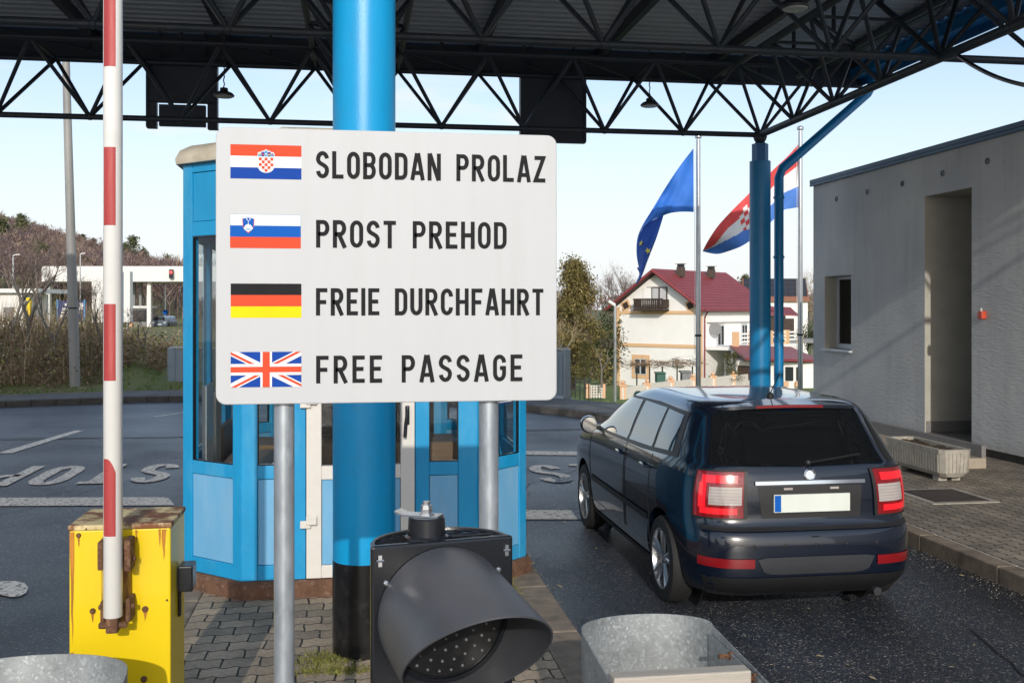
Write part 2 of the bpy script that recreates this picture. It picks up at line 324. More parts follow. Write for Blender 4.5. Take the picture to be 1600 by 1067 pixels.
def leaf_mat(name, a, b_, rough=.6):
    m = bpy.data.materials.new(name); m.use_nodes = True; t = m.node_tree; b = t.nodes['Principled BSDF']; l = t.links.new
    c = nd(t, 'ShaderNodeTexCoord'); n = nd(t, 'ShaderNodeTexNoise'); n.inputs['Scale'].default_value = .6; n.inputs['Detail'].default_value = 5; l(c.outputs['Object'], n.inputs['Vector'])
    g = nd(t, 'ShaderNodeNewGeometry')
    ad = nd(t, 'ShaderNodeMath', operation='ADD'); l(n.outputs['Fac'], ad.inputs[0])
    k = nd(t, 'ShaderNodeMath', operation='MULTIPLY_ADD'); k.inputs[1].default_value = .6; k.inputs[2].default_value = -.3; l(g.outputs['Random Per Island'], k.inputs[0]); l(k.outputs[0], ad.inputs[1])
    rp = nd(t, 'ShaderNodeValToRGB'); e = rp.color_ramp.elements; e[0].position = .25; e[0].color = tuple(a)+(1,); e[1].position = .75; e[1].color = tuple(b_)+(1,); l(ad.outputs[0], rp.inputs['Fac'])
    l(rp.outputs['Color'], b.inputs['Base Color']); b.inputs['Roughness'].default_value = rough; b.inputs['Specular IOR Level'].default_value = .2
    return m

M = dict(
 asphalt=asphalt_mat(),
 island=paver_mat('island_pavers', (.46,.36,.255), (.28,.225,.165), 0.0, (.205,.142), .30),
 sidewalk=paver_mat('sidewalk_pavers', (.32,.275,.22), (.22,.19,.155), math.pi/2, (.22,.115), .12),
 kerb=mat('kerb_concrete', (.23,.185,.14), .85, var=.25, vs=9, bump=.4, bs=70, dirt=(.05,.04,.03), damt=.6),
 kerb_far=mat('dark_kerb', (.075,.07,.065), .85, var=.3, vs=5, bump=.3),
 path=mat('old_tarmac', (.12,.12,.118), .8, var=.25, vs=3, bump=.5, bs=90),
 paint=mat('road_paint', (.58,.57,.55), .6, var=.12, vs=20, dirt=(.06,.06,.065), damt=.85, ds=22, dlo=.50, dhi=.60),
 grass=leaf_mat('grass', (.07,.12,.02), (.17,.24,.05)),
 lawn=mat('lawn', (.125,.18,.04), .95, var=.3, vs=1.5, bump=.6, bs=20, dirt=(.13,.12,.05), damt=.6, ds=.8),
 asphalt2=None, ground=mat('turf', (.15,.175,.045), .95, var=.4, vs=.5, bump=.6, bs=8, dirt=(.15,.105,.06), damt=.9, ds=.25, dlo=.42, dhi=.6),
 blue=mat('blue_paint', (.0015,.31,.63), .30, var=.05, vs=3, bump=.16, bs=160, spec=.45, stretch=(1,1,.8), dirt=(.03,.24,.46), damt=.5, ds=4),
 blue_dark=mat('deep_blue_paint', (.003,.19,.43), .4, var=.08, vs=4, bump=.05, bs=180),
 booth=mat('booth_blue', (.014,.29,.57), .42, var=.10, vs=5, spec=.3, stretch=(1,1,.35), dirt=(.10,.38,.61), damt=.75, ds=3.5, dlo=.48, dhi=.75),
 panel=mat('booth_panel_blue', (.15,.40,.64), .5, spec=.3, var=.08, vs=5, stretch=(1,1,.3), dirt=(.26,.45,.62), damt=.5, ds=4),
 door=mat('door_white', (.70,.67,.62), .4, var=.05, vs=5, dirt=(.4,.36,.3), damt=.25, ds=5),
 black=mat('black_paint', (.009,.009,.010), .22, var=.2, vs=10, dirt=(.05,.045,.04), damt=.3, ds=14),
 plastic=mat('black_plastic', (.010,.0115,.015), .22, var=.12, vs=20, bump=.06, bs=300),
 visor=mat('grey_black_visor', (.066,.070,.082), .45, var=.10, vs=9, bump=.05, bs=220, dirt=(.075,.065,.055), damt=.35, ds=6),
 rustc=mat('rusty_plinth', (.13,.065,.038), .9, var=.35, vs=12, bump=.6, bs=50, dirt=(.32,.22,.16), damt=.45, ds=26, dlo=.55, dhi=.66),
 rust=mat('rust', (.12,.055,.028), .85, var=.45, vs=30, bump=.7, bs=90, dirt=(.33,.20,.12), damt=.6, ds=40),
 yellow=mat('yellow_paint', (.78,.56,.003), .35, var=.04, vs=4, coat=.2, stretch=(1,1,.3), dirt=(.50,.30,.01), damt=.35, ds=7, dlo=.58, dhi=.8),
 rustlid=mat('rusty_yellow_lid', (.62,.50,.26), .6, var=.2, vs=10, dirt=(.19,.065,.02), damt=1, ds=11, dlo=.43, dhi=.54),
 streak=mat('rust_streak', (.42,.17,.02), .8, var=.3, vs=30, stretch=(1,1,.2)),
 plate_y=mat('rusty_plate', (.50,.33,.02), .6, var=.2, vs=20, dirt=(.22,.07,.02), damt=1, ds=9, stretch=(3,3,.5), dlo=.45, dhi=.6),
 white=mat('white_paint', (.78,.77,.74), .35, var=.03, vs=4, dirt=(.5,.48,.44), damt=.3, ds=5, dlo=.58, dhi=.75, coat=.2),
 red=mat('reflective_red', (.40,.045,.045), .55, var=.10, vs=6, stretch=(6,1,.4), dirt=(.6,.2,.18), damt=.3, ds=6),
 board=mat('sign_white', (.52,.53,.54), .5, spec=.3, var=.025, vs=4, stretch=(2.5,1,.25), bump=.05, bs=8, dirt=(.48,.475,.46), damt=.35, ds=3.5, coat=.1),
 ink=mat('sign_black', (.018,.018,.020), .75, spec=.15, var=.15, vs=25),
 s_red=mat('print_red', (.66,.075,.03), .7, spec=.2, var=.06, vs=10),
 s_blue=mat('print_blue', (.005,.055,.33), .7, spec=.2, var=.08, vs=10),
 s_blue2=mat('print_blue_bright', (.003,.10,.44), .7, spec=.2, var=.06, vs=10),
 s_yel=mat('print_yellow', (.80,.62,.005), .7, spec=.2, var=.04, vs=10),
 s_white=mat('print_white', (.78,.78,.77), .7, spec=.2, var=.02, vs=10),
 s_lblue=mat('print_pale_blue', (.12,.32,.55), .7, spec=.2, var=.05),
 galv=galv_mat('galvanised_sheet', (.37,.395,.405), 120, .5),
 galvp=mat('galvanised_post', (.42,.46,.50), .42, metal=.6, var=.16, vs=18, stretch=(1,1,.35), dirt=(.62,.66,.70), damt=.6, ds=26, dlo=.52, dhi=.68, rvar=.12),
 steel=mat('bright_steel', (.62,.63,.65), .25, metal=1., var=.1, vs=20),
 timber=mat('weathered_bar', (.46,.42,.36), .7, var=.2, vs=10, stretch=(.3,4,4), bump=.3, bs=60, dirt=(.26,.22,.17), damt=.6, ds=10),
 truss=mat('dark_blue_steel', (.026,.036,.05), .5, var=.2, vs=3, dirt=(.06,.04,.03), damt=.5, ds=2.5),
 soffit=mat('canopy_soffit', (.50,.53,.57), .55, var=.08, vs=1.5, dirt=(.32,.33,.35), damt=.4, ds=1.5),
 fascia=mat('blue_fascia', (.010,.13,.32), .45, var=.08, vs=2),
 hang=mat('dark_sign_back', (.035,.045,.065), .5, var=.12, vs=3),
 lamp=mat('lamp_black', (.02,.02,.022), .4, var=.1), led=mat('led_clear', (.17,.17,.17), .25, var=.3, vs=60), lens=mat('lamp_glass', (.5,.5,.48), .2, var=.03),
 stucco=stucco_mat(), coping=mat('coping_blue', (.05,.11,.19), .45, var=.08, vs=3),
 conc=mat('pale_concrete', (.40,.37,.32), .85, var=.18, vs=6, bump=.5, bs=60, dirt=(.15,.13,.10), damt=.5, ds=5),
 lampconc=mat('lamp_post_steel', (.30,.29,.27), .55, var=.2, vs=2.5, stretch=(1,1,.15), dirt=(.16,.16,.17), damt=.6, ds=3),
 tile=mat('grey_step_tile', (.19,.18,.175), .5, var=.12, vs=7), tile2=mat('beige_tile', (.38,.32,.25), .55, var=.12, vs=7),
 soil=mat('soil', (.06,.04,.025), .95, var=.4, vs=25, bump=1, bs=40),
 jamb=mat('plaster', (.42,.40,.35), .85, var=.1, vs=3, bump=.15, bs=40),
 iron=mat('iron_cover', (.045,.035,.032), .6, var=.3, vs=20, bump=.5, bs=60),
 frame=mat('window_white', (.55,.57,.60), .4, var=.03),
 glass=glass_mat('booth_glass', (.90,.92,.92)), dglass=glass_mat('dark_glass', (.05,.055,.06)),
 hglass=mat('house_glass', (.03,.035,.04), .08, var=.1), alarm=mat('alarm_red', (.55,.07,.03), .4, var=.1),
 inter=mat('booth_inside', (.48,.44,.37), .7, var=.12), brown=mat('desk_brown', (.19,.115,.065), .5, var=.2, vs=12, stretch=(.2,3,3)),
 cream=mat('cream_cap', (.50,.45,.36), .6, var=.12, vs=5, dirt=(.25,.21,.15), damt=.5, ds=4),
 hwall=mat('cream_render', (.92,.90,.86), .85, var=.04, vs=.6), band=mat('apricot_band', (.78,.50,.28), .8, var=.06),
 hroof=mat('red_metal_tile', (.24,.045,.05), .5, var=.12, vs=1.2), wood=mat('dark_wood', (.05,.03,.022), .7, var=.2, vs=6),
 curtain=mat('net_curtain', (.55,.55,.55), .8, var=.15, vs=6, stretch=(6,6,.1)),
 orange=mat('orange_post', (.72,.44,.26), .8, var=.1), meshw=mat('pale_mesh', (.68,.63,.56), .8, var=.1),
 gritm=mat('grit_stone', (.42,.38,.32), .9, var=.3), pv=mat('solar_panel', (.02,.022,.03), .25, var=.15), brick=mat('brick_red', (.30,.13,.08), .85, var=.25, vs=8),
 bark=mat('bark', (.085,.065,.05), .9, var=.3, vs=5), barkg=mat('grey_bark', (.17,.15,.13), .9, var=.3, vs=5),
 pine=leaf_mat('pine_needles', (.08,.07,.022), (.26,.205,.08)), thuja=leaf_mat('thuja_leaf', (.06,.06,.018), (.15,.14,.05)),
 ivy=leaf_mat('dark_leaf', (.02,.035,.01), (.06,.08,.025)),
 twig=leaf_mat('bare_twigs', (.10,.075,.06), (.22,.17,.14)), twig2=leaf_mat('bramble', (.14,.095,.06), (.36,.25,.16)),
 drygrass=leaf_mat('dry_grass', (.22,.165,.095), (.46,.37,.23)), bramleaf=leaf_mat('bramble_leaf', (.09,.11,.02), (.26,.24,.06)),
 hillt=leaf_mat('hill_twigs', (.11,.075,.07), (.30,.205,.17)), hillt2=leaf_mat('hill_twigs_pale', (.20,.145,.115), (.42,.31,.24)), hillt3=leaf_mat('hill_twigs_mauve', (.09,.065,.075), (.22,.16,.165)), hillc=leaf_mat('hill_pine', (.06,.075,.04), (.17,.17,.085)),
 hillg=mat('leaf_litter', (.11,.075,.06), .95, var=.3, vs=.05),
 car=mat('navy_car_paint', (.003,.0065,.016), .22, var=.05, vs=3, coat=1.0), tyre=mat('tyre', (.012,.012,.012), .75, var=.2, vs=20),
 alloy=mat('alloy', (.50,.51,.53), .28, metal=.85, var=.08), cglass=mat('tinted_glass', (.006,.007,.008), .04, var=.1, coat=.5),
 sglass=mat('side_glass', (.015,.022,.025), .03, var=.1, coat=.8),
 tail=mat('tail_lamp_red', (.16,.003,.006), .12, var=.25, vs=14, stretch=(1,1,5), coat=1, emit=(1,.01,.02), es=.04), taillit=mat('tail_lamp_lit', (.42,.006,.012), .2, var=.2, vs=40, coat=1, emit=(1,.015,.025), es=.45), tailrib=mat('lens_rib', (.30,.25,.24), .2), tailw=mat('tail_lamp_clear', (.42,.38,.36), .12, var=.1, coat=1),
 refl=mat('red_reflector', (.20,.006,.010), .2, var=.1, coat=.6), plate=mat('plate_white', (.66,.70,.64), .4, var=.05), chrome=mat('chrome', (.75,.76,.78), .1, metal=1, var=.03),
 silver=mat('silver_trim', (.06,.063,.07), .35, metal=.5, var=.05), trim=mat('black_trim', (.012,.012,.013), .45, var=.1),
 lit_red=mat('lit_red_lamp', (.8,.02,.02), .4, emit=(1,.06,.05), es=2.2), farwhite=mat('far_white', (.74,.73,.70), .7, var=.04, vs=.5),
 eu=mat('flag_blue', (.03,.17,.62), .7, var=.08, vs=3), eud=mat('flag_blue_back', (.02,.10,.45), .7, var=.08, vs=3), gold=mat('flag_gold', (.80,.66,.04), .6),
 f_red=mat('flag_red', (.70,.07,.07), .7, var=.06), f_white=mat('flag_white', (.76,.76,.76), .7, var=.04), f_blue=mat('flag_band_blue', (.07,.21,.62), .7, var=.06),
 barrier_grey=mat('grey_panel', (.28,.33,.37), .5, var=.08, vs=3), green=mat('green_bin', (.02,.10,.07), .5), teal=mat('teal', (.02,.26,.20), .5),
 carfar=mat('far_car_paint', (.10,.13,.18), .25, coat=.8), navy=mat('navy_sign', (.008,.03,.13), .4, var=.05), sgrey=mat('station_grey', (.22,.22,.22), .7), 
)

# ------------------------------------------------------------------ stroke lettering (even-width capitals)
def arc(cx, cy, rx, ry, a0, a1, n=10):
    return [(cx+rx*math.cos(R(a0+(a1-a0)*i/n)), cy+ry*math.sin(R(a0+(a1-a0)*i/n))) for i in range(n+1)]
def bez(a, b, c, d, n=12):
    o = []
    for i in range(n+1):
        t = i/n; o.append(tuple((1-t)**3*a[k]+3*(1-t)**2*t*b[k]+3*(1-t)*t*t*c[k]+t**3*d[k] for k in (0, 1)))
    return o
h = .08; W_ = .60; xl, xr, yb, yt = h, W_-h, h, 1-h; cx = W_/2; rr = (xr-xl)/2
oval = arc(cx, yt-rr, rr, rr, 0, 180) + arc(cx, yb+rr, rr, rr, 180, 360)
S_ = arc(cx, yt-rr, rr, rr, 8, 180)[:-1] + bez((xl, yt-rr), (xl, .49), (xr, .53), (xr, yb+rr)) + arc(cx, yb+rr, rr, rr, 0, -172)[1:]
bowlP = [(xl, yt)] + [(xr-.2, yt)] + arc(xr-.2, yt-.215, .2, .215, 90, -90)[1:-1] + [(xr-.2, yt-.43), (xl, yt-.43)]
GL = {  # letter: (width, [(closed, points)])
 'S': (W_, [(0, S_)]), 'O': (W_, [(1, oval)]), 'L': (.54, [(0, [(xl, 1), (xl, yb), (.54, yb)])]),
 'B': (W_, [(0, [(xl, 0), (xl, yt), (xr-.19, yt)] + arc(xr-.19, yt-.2, .18, .2, 90, -90)[1:] + [(xl, yt-.4)]),
            (0, [(xl, yb), (xr-.21, yb)] + arc(xr-.21, yb+.22, .21, .22, -90, 90)[1:] + [(xl+.08, yb+.44)])]),
 'D': (W_, [(1, [(xl, yb), (xl, yt), (xr-.21, yt)] + arc(xr-.21, yt-.21, .21, .21, 90, 0)[1:] + arc(xr-.21, yb+.21, .21, .21, 0, -90))]),
 'A': (.66, [(0, [(.06, 0), (.30, 1)]), (0, [(.60, 0), (.36, 1)]), (0, [(.15, .27), (.51, .27)])]),
 'N': (.64, [(0, [(h, 0), (h, 1)]), (0, [(.64-h, 0), (.64-h, 1)]), (0, [(h+.02, 1), (.62-h, 0)])]),
 'P': (W_, [(0, [(xl, 0)] + bowlP)]),
 'R': (.62, [(0, [(xl, 0)] + bowlP), (0, [(xl+.2, yt-.45), (.56, 0)])]),
 'Z': (W_, [(0, [(.03, yt), (.50, yt), (.08, yb), (.60, yb)])]),
 'T': (W_, [(0, [(0, yt), (W_, yt)]), (0, [(cx, 0), (cx, yt)])]),
 'E': (.56, [(0, [(.56, yt), (xl, yt), (xl, yb), (.56, yb)]), (0, [(xl, .51), (.50, .51)])]),
 'F': (.56, [(0, [(.56, yt), (xl, yt), (xl, 0)]), (0, [(xl, .49), (.50, .49)])]),
 'H': (.64, [(0, [(h, 0), (h, 1)]), (0, [(.64-h, 0), (.64-h, 1)]), (0, [(h, .5), (.64-h, .5)])]),
 'I': (.16, [(0, [(h, 0), (h, 1)])]),
 'U': (W_, [(0, [(xl, 1), (xl, yb+rr)] + arc(cx, yb+rr, rr, rr, 180, 360)[1:] + [(xr, 1)])]),
 'C': (W_, [(0, arc(cx, yt-rr, rr, rr, 0, 180) + arc(cx, yb+rr, rr, rr, 180, 360))]),
 'G': (W_, [(0, arc(cx, yt-rr, rr, rr, 0, 180) + arc(cx, yb+rr, rr, rr, 180, 360) + [(xr, .50), (cx+.02, .50)])]),
}
def ribbon(pts, closed, wd):
    n = len(pts); a = []; b = []
    for i in range(n):
        p = Vector(pts[i]); pr = Vector(pts[(i-1) % n]) if (closed or i > 0) else None; nx = Vector(pts[(i+1) % n]) if (closed or i < n-1) else None
        d1 = (p-pr).normalized() if pr is not None and (p-pr).length > 1e-6 else None
        d2 = (nx-p).normalized() if nx is not None and (nx-p).length > 1e-6 else None
        d1 = d1 or d2; d2 = d2 or d1
        n1 = Vector((-d1.y, d1.x)); n2 = Vector((-d2.y, d2.x)); nn = (n1+n2)
        nn = nn.normalized() if nn.length > 1e-5 else n1
        k = wd/2/max(.35, nn.dot(n1)); a.append(p+nn*k); b.append(p-nn*k)
    return a, b
def letters(mb, text, place, total, cap, gap=.20, space=.42, wd=.16, m=0, lift=.0004):
    ws = [GL[c][0] if c != ' ' else space for c in text]
    nat = sum(ws) + gap*(len(text)-1); sx = total/nat
    x = 0; k = 0; many = mb if isinstance(mb, list) else None; wi = 0
    if many: mb = many[0]
    for c, w0 in zip(text, ws):
        if c != ' ':
            for closed, pts in GL[c][1]:
                q = []
                for p_ in pts:
                    if not q or (abs(p_[0]-q[-1][0])+abs(p_[1]-q[-1][1])) > 1e-5: q.append(p_)
                if closed and abs(q[0][0]-q[-1][0])+abs(q[0][1]-q[-1][1]) < 1e-5: q.pop()
                # work in final proportions so that strokes keep an even width
                q = [((x+p_[0])*sx/cap, p_[1]) for p_ in q]
                a, b = ribbon(q, closed, wd); n = len(q); k += 1
                vs = [place(v.x*cap, v.y*cap, lift*(1+(k % 4))) for v in a] + [place(v.x*cap, v.y*cap, lift*(1+(k % 4))) for v in b]
                fs = [(i, n+i, n+(i+1) % n, (i+1) % n) for i in range(n if closed else n-1)]
                mb.add(vs, fs, m)
        elif many: wi += 1; mb = many[wi]
        x += w0+gap
    return mb

# ------------------------------------------------------------------ ground, roads, kerbs
KZ = .13
kc = [(4.76,-6),(4.76,0),(4.76,6),(4.76,12),(4.76,15.2),(4.68,17.2),(4.25,18.7),(3.4,20.1),(2.0,21.6),(0.2,22.7),(-2,23.3),(-4.5,23.4),(-7.2,22.7),(-10,21.7),(-16,19.6),(-30,14.6)]
def catmull(pts, k=6):
    o = []; n = len(pts)
    for i in range(n-1):
        p0 = np.array(pts[max(i-1, 0)]); p1 = np.array(pts[i]); p2 = np.array(pts[i+1]); p3 = np.array(pts[min(i+2, n-1)])
        for j in range(k):
            t = j/k; o.append(tuple(.5*((2*p1)+(-p0+p2)*t+(2*p0-5*p1+4*p2-p3)*t*t+(-p0+3*p1-3*p2+p3)*t**3)))
    o.append(tuple(pts[-1])); return o
K = catmull(kc)
def knorm(i):
    a = Vector(K[max(i-1, 0)]); b = Vector(K[min(i+1, len(K)-1)]); d = (b-a).normalized(); return Vector((d.y, -d.x))   # away from the road
def smooth(a, b, x):
    t = min(1, max(0, (x-a)/(b-a))); return t*t*(3-2*t)
def hill(D, px):
    ridge = float(np.interp(px, [-900,-300,0,100,200,290,420,560,700,2600], [56,42,31,23,14,8,2,0,0,0]))
    return ridge*smooth(150, 450, D)
def ground_z(x, y, d):
    D, px = camc(x, y)
    if D < 5: return KZ-.01
    a = smooth(330, 800, px)
    left = .62*smooth(1.8, 8, d)*smooth(330, 200, px) * (1-smooth(40, 60, D)) + KZ-.01 - .2*smooth(45, 90, D) + hill(D, px)
    right = KZ-.01 - 3.25*min(1, max(0, (D-19.5)/37.5))**.85*smooth(1.6, 2.6, d) - 1.2*smooth(58, 90, D) + 3*smooth(120, 300, D)
    return left*(1-a)+right*a
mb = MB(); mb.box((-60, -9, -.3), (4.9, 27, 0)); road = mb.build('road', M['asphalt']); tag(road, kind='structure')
offs = [.16, 1.7, 2.4, 3.2, 4.2, 5.5, 7, 9, 12, 16, 21, 27, 34, 42, 52, 64, 80, 100, 130, 170, 220, 280, 350, 420, 480, 560, 700, 1000, 1600, 2600]
vs = []; fs = []
for i in range(len(K)):
    nn = knorm(i)
    for d in offs:
        x = K[i][0]+nn.x*d; y = K[i][1]+nn.y*d
        vs.append((x, y, ground_z(x, y, d)))
no = len(offs)
for i in range(len(K)-1):
    for j in range(1, no-1): fs.append((i*no+j, i*no+j+1, (i+1)*no+j+1, (i+1)*no+j))
b = MB(); b.add(vs, [])
for f_ in fs:
    x_ = sum(vs[q][0] for q in f_)/4; y_ = sum(vs[q][1] for q in f_)/4; b.f.append(list(f_)); b.m.append(1 if camc(x_, y_)[1] > 800 and y_ > 5 and camc(x_, y_)[0] < 260 else 0)
g = b.build('ground', [M['ground'], M['lawn']], smooth=60); tag(g, kind='structure')
fs = [(i*no, i*no+1, (i+1)*no+1, (i+1)*no) for i in range(24, len(K)-1)]
g = MB().add([(v[0], v[1], v[2]+.012) for v in vs], fs).build('footpath', M['path']); tag(g, kind='structure')
# far kerb / right kerb (one row of stones each)
def kerb(name, ia, ib, m):
    b = MB()
    for i in range(ia, ib):
        n0 = knorm(i); n1 = knorm(i+1); a = Vector(K[i]); c = Vector(K[i+1])
        g_ = (c-a).normalized()*.003
        p = [a+g_, c-g_, c-g_+n1*.16, a+g_+n0*.16]
        b.prism([(q.x, q.y, -.05) for q in p], (0, 0, .05+KZ))
    o = b.build(name, m, bevel=.012); tag(o, kind='structure')
kerb('kerb', 0, 24, M['kerb']); kerb('kerb', 24, len(K)-1, M['kerb_far'])
# sidewalk in front of the grey building
mb = MB(); mb.add([(4.92,-6,KZ-.004),(12,-6,KZ-.004),(12,17.6,KZ-.004),(4.92,17.6,KZ-.004)], [(0,1,2,3)]); tag(mb.build('sidewalk', M['sidewalk']), kind='structure')
# traffic island
mb = MB(); mb.add([(-1.02,-3,KZ),(1.08,-3,KZ),(1.08,10.9,KZ),(-1.02,10.9,KZ)], [(0,1,2,3)]); tag(mb.build('island_paving', M['island']), kind='structure')
mb = MB()
for xa, xb in ((1.083, 1.32), (-1.26, -1.023)):
    y = -3.0
    while y < 10.9: mb.box((xa, y+.003, -.05), (xb, y+.997, KZ+.004)); y += 1.0
mb.box((-1.26, 10.903, -.05), (1.32, 11.14, KZ+.004))
tag(mb.build('island_kerb', M['kerb'], bevel=.015), kind='structure')
# painted markings
def flat(mb, pts, z=.008): mb.add([(p[0], p[1], z) for p in pts], [tuple(range(len(pts)))])
def mark(name, fn, label=None):
    b = MB(); fn(b); o = b.build(name, M['paint']); tag(o, kind='structure'); return o
def gp(px, py):
    return P(px, py, CAMH*F/(py-HZ))
def asphalt_smooth():
    m = mat('smooth_asphalt', (.052,.060,.074), .42, var=.16, vs=.7, bump=.35, bs=140, rvar=.08, dirt=(.03,.033,.04), damt=.7, ds=.5); return m
M['asphalt2'] = asphalt_smooth()
b = MB(); b.add([(-59,17.3,.004),(-12,17.0,.004),(-5.5,17.25,.004),(-1,16.9,.004),(4.75,17.2,.004),(4.75,26.5,.004),(-59,26.5,.004)], [tuple(range(7))]); tag(b.build('road_patch', M['asphalt2']), kind='structure')
M['tar'] = mat('crack_tar', (.012,.012,.013), .5)
for sd_, (xa, ya, xb, yb2) in enumerate(((-9,17.1,4.6,16.95),(-5.2,6.5,-2.4,13.5),(3.2,3.0,3.9,6.0),(1.6,11.2,4.2,14.8))):
    rg = random.Random(sd_); pts = [(xa+(xb-xa)*t/16+rg.uniform(-.05,.05), ya+(yb2-ya)*t/16+rg.uniform(-.05,.05)) for t in range(17)]
    p2 = catmull(pts, 3); a, d = ribbon(p2, False, .05 if sd_ == 0 else .012); n = len(p2)
    b = MB(); b.add([(v.x, v.y, .0065) for v in a]+[(v.x, v.y, .0065) for v in d], [(i, n+i, n+i+1, i+1) for i in range(n-1)]); tag(b.build('road_crack', M['tar']), kind='structure')
mark('stop_line', lambda b: flat(b, [gp(-60,791.5), gp(273,790), gp(262,777.5), gp(-60,778.5)]))
mark('stop_line', lambda b: flat(b, [gp(818,812), gp(1100,812), gp(1100,798), gp(818,797.5)]))
mark('stop_line', lambda b: flat(b, [gp(818,711), gp(1100,714), gp(1100,708), gp(818,705)]))
mark('lane_dash', lambda b: flat(b, [gp(-4,708.6), gp(18,708.6), gp(131,673), gp(117,673)]))
mark('lane_dash', lambda b: flat(b, [gp(232,652.3), gp(243,651.6), gp(296,645), gp(288,644.3)]))
def stop_left(b):
    letters(b, 'STOP', lambda x, z, l: Vector((-2.28-x, 14.12-z*1.0, .008+l*1.5)), 2.12, 1.55, gap=.32, wd=.105, lift=.0008)
mark('road_lettering', stop_left)
mark('road_lettering', lambda b: letters(b, 'STOP', lambda x, z, l: Vector((2.22+x, 11.82+z, .008+l*1.5)), 2.0, 1.45, gap=.30, wd=.10, lift=.0008))
def curl(b):
    flat(b, [gp(*q) for q in ((-40,934),(-20,936),(0,930),(16,933.5),(30,933),(41,927),(44,919),(38,911.5),(22,908.5),(0,909.5),(-40,915))])
mark('lane_arrow', curl)

# ------------------------------------------------------------------ canopy
MOD = 1.325; XR, YF = 6.65, 16.2; ZB, ZT = 4.94, 5.95
RX0, RX1, RY0, RY1 = -15.0, 9.0, 4.3, 17.25
can = thing('canopy', (XR-MOD*5, 11, 6.1), 'large dark corrugated border canopy of triangular steel trusses with blue edge', 'canopy')
mb = MB(); n = int((RY1-RY0)/.25)
prof = []
for i in range(n+1):
    y = RY0+.02+i*.25
    prof += [(y, 6.50), (y+.10, 6.50), (y+.125, 6.545), (y+.205, 6.545), (y+.23, 6.50)]
prof = [p for p in prof if p[0] < RY1-.05]
vsr = [(x, y, z) for x in (RX0+.05, RX1-.05) for y, z in prof]; k = len(prof)
mb.add(vsr, [(i, i+1, k+i+1, k+i) for i in range(k-1)]); mb.add([(v[0], v[1], v[2]+.03) for v in vsr], [(i, k+i, k+i+1, i+1) for i in range(k-1)])
mb.build('roof_sheet', M['soffit'], can)
for a, b in (((RX0, RY1-.03, 6.01), (RX1, RY1, 6.62)), ((RX0, RY0, 6.12), (RX1, RY0+.03, 6.75)), ((RX1-.03, RY0+.033, 6.05), (RX1, RY1-.033, 6.62))):
    MB().box(a, b).build('fascia', M['fascia'], can)
MB().box((RX0, RY1-.07, 6.015), (RX1-.04, RY1-.032, 6.49)).build('fascia_shade', M['truss'], can)  # dark sheet added behind the far fascia; its colour carries the inner face's shade
MB().box((RX1-.26, RY0+.04, 6.16), (RX1-.04, RY1-.04, 6.32)).build('gutter', M['blue_dark'], can)
for i in range(12):
    x = RX1-.8-i*2.05
    MB().box((x-.05, RY0+.04, 6.30), (x+.05, RY1-.04, 6.47)).build('purlin', M['truss'], can)
diag = []
def truss(axis, c0, s0, s1, nodes, rc=.045):
    def pt(s, o, z): return Vector((s, c0+o, z)) if axis == 'x' else Vector((c0+o, s, z))
    b = MB(); b.tube(pt(s0, 0, ZB), pt(s1, 0, ZB), rc)
    for nd_ in nodes: b.lathe(pt(nd_, 0, ZB-.075), (0,0,1), [(.03,.03),(.055,.045),(.062,.075),(.055,.105),(.03,.12)], 10)
    tr = b.build('truss', M['truss'], can, smooth=50)
    for o in (-MOD/2, MOD/2):
        MB().tube(pt(s0, o, ZT), pt(s1, o, ZT), rc).build('top_chord', M['truss'], tr, smooth=50)
    b2 = MB()
    for k_, nd_ in enumerate(nodes):          # lacing between the two upper chords
        b2.tube(pt(nd_-MOD/2, -MOD/2, ZT), pt(nd_+MOD/2, MOD/2, ZT), .022, n=6); b2.tube(pt(nd_-MOD/2, -MOD/2, ZT), pt(nd_-MOD/2, MOD/2, ZT), .022, n=6)
        b2.tube(pt(nd_, 0, ZT), pt(nd_, 0, 6.31), .03, n=6)
    b2.build('top_lacing', M['truss'], tr)
    for nd_ in nodes:
        for o in (-MOD/2, MOD/2):
            for e in (-MOD/2, MOD/2): diag.append((tr, pt(nd_, 0, ZB), pt(nd_+e, o, ZT)))
xs = [XR-MOD*k for k in range(-1, 13)]; ys = [YF-MOD*k for k in range(0, 9)]
xs0 = [x for x in xs if x < XR+.1]
truss('x', YF-4*MOD, RX0+.5, RX1-.4, xs)
truss('y', XR, RY0+.4, YF, ys[1:], .055)
truss('x', YF, RX0+.5, XR, xs0)
truss('y', XR-5*MOD, RY0+.4, YF, ys[1:])
truss('x', YF-8*MOD+.0, RX0+.5, RX1-.4, xs)
truss('y', XR-10*MOD, RY0+.4, YF, ys[1:])
def dvis(t):
    p = (t[1]+t[2])/2; D, px = camc(p.x, p.y); py = HZ-F*(p.z-CAMH)/max(D, .5)
    return 0 if (-60 < px < 1660 and -40 < py and D > 2) else 1
diag.sort(key=lambda t: (dvis(t), (t[1]-Vector((0,0,2))).length))
for tr, a, b in diag[:100]: MB().tube(a, b, .03, n=8).build('brace', M['truss'], tr, smooth=50)
b = MB()
for tr, a, c in diag[100:]: b.tube(a, c, .03, n=8)
tag(b.build('brace', M['truss'], can, smooth=50), kind='stuff')
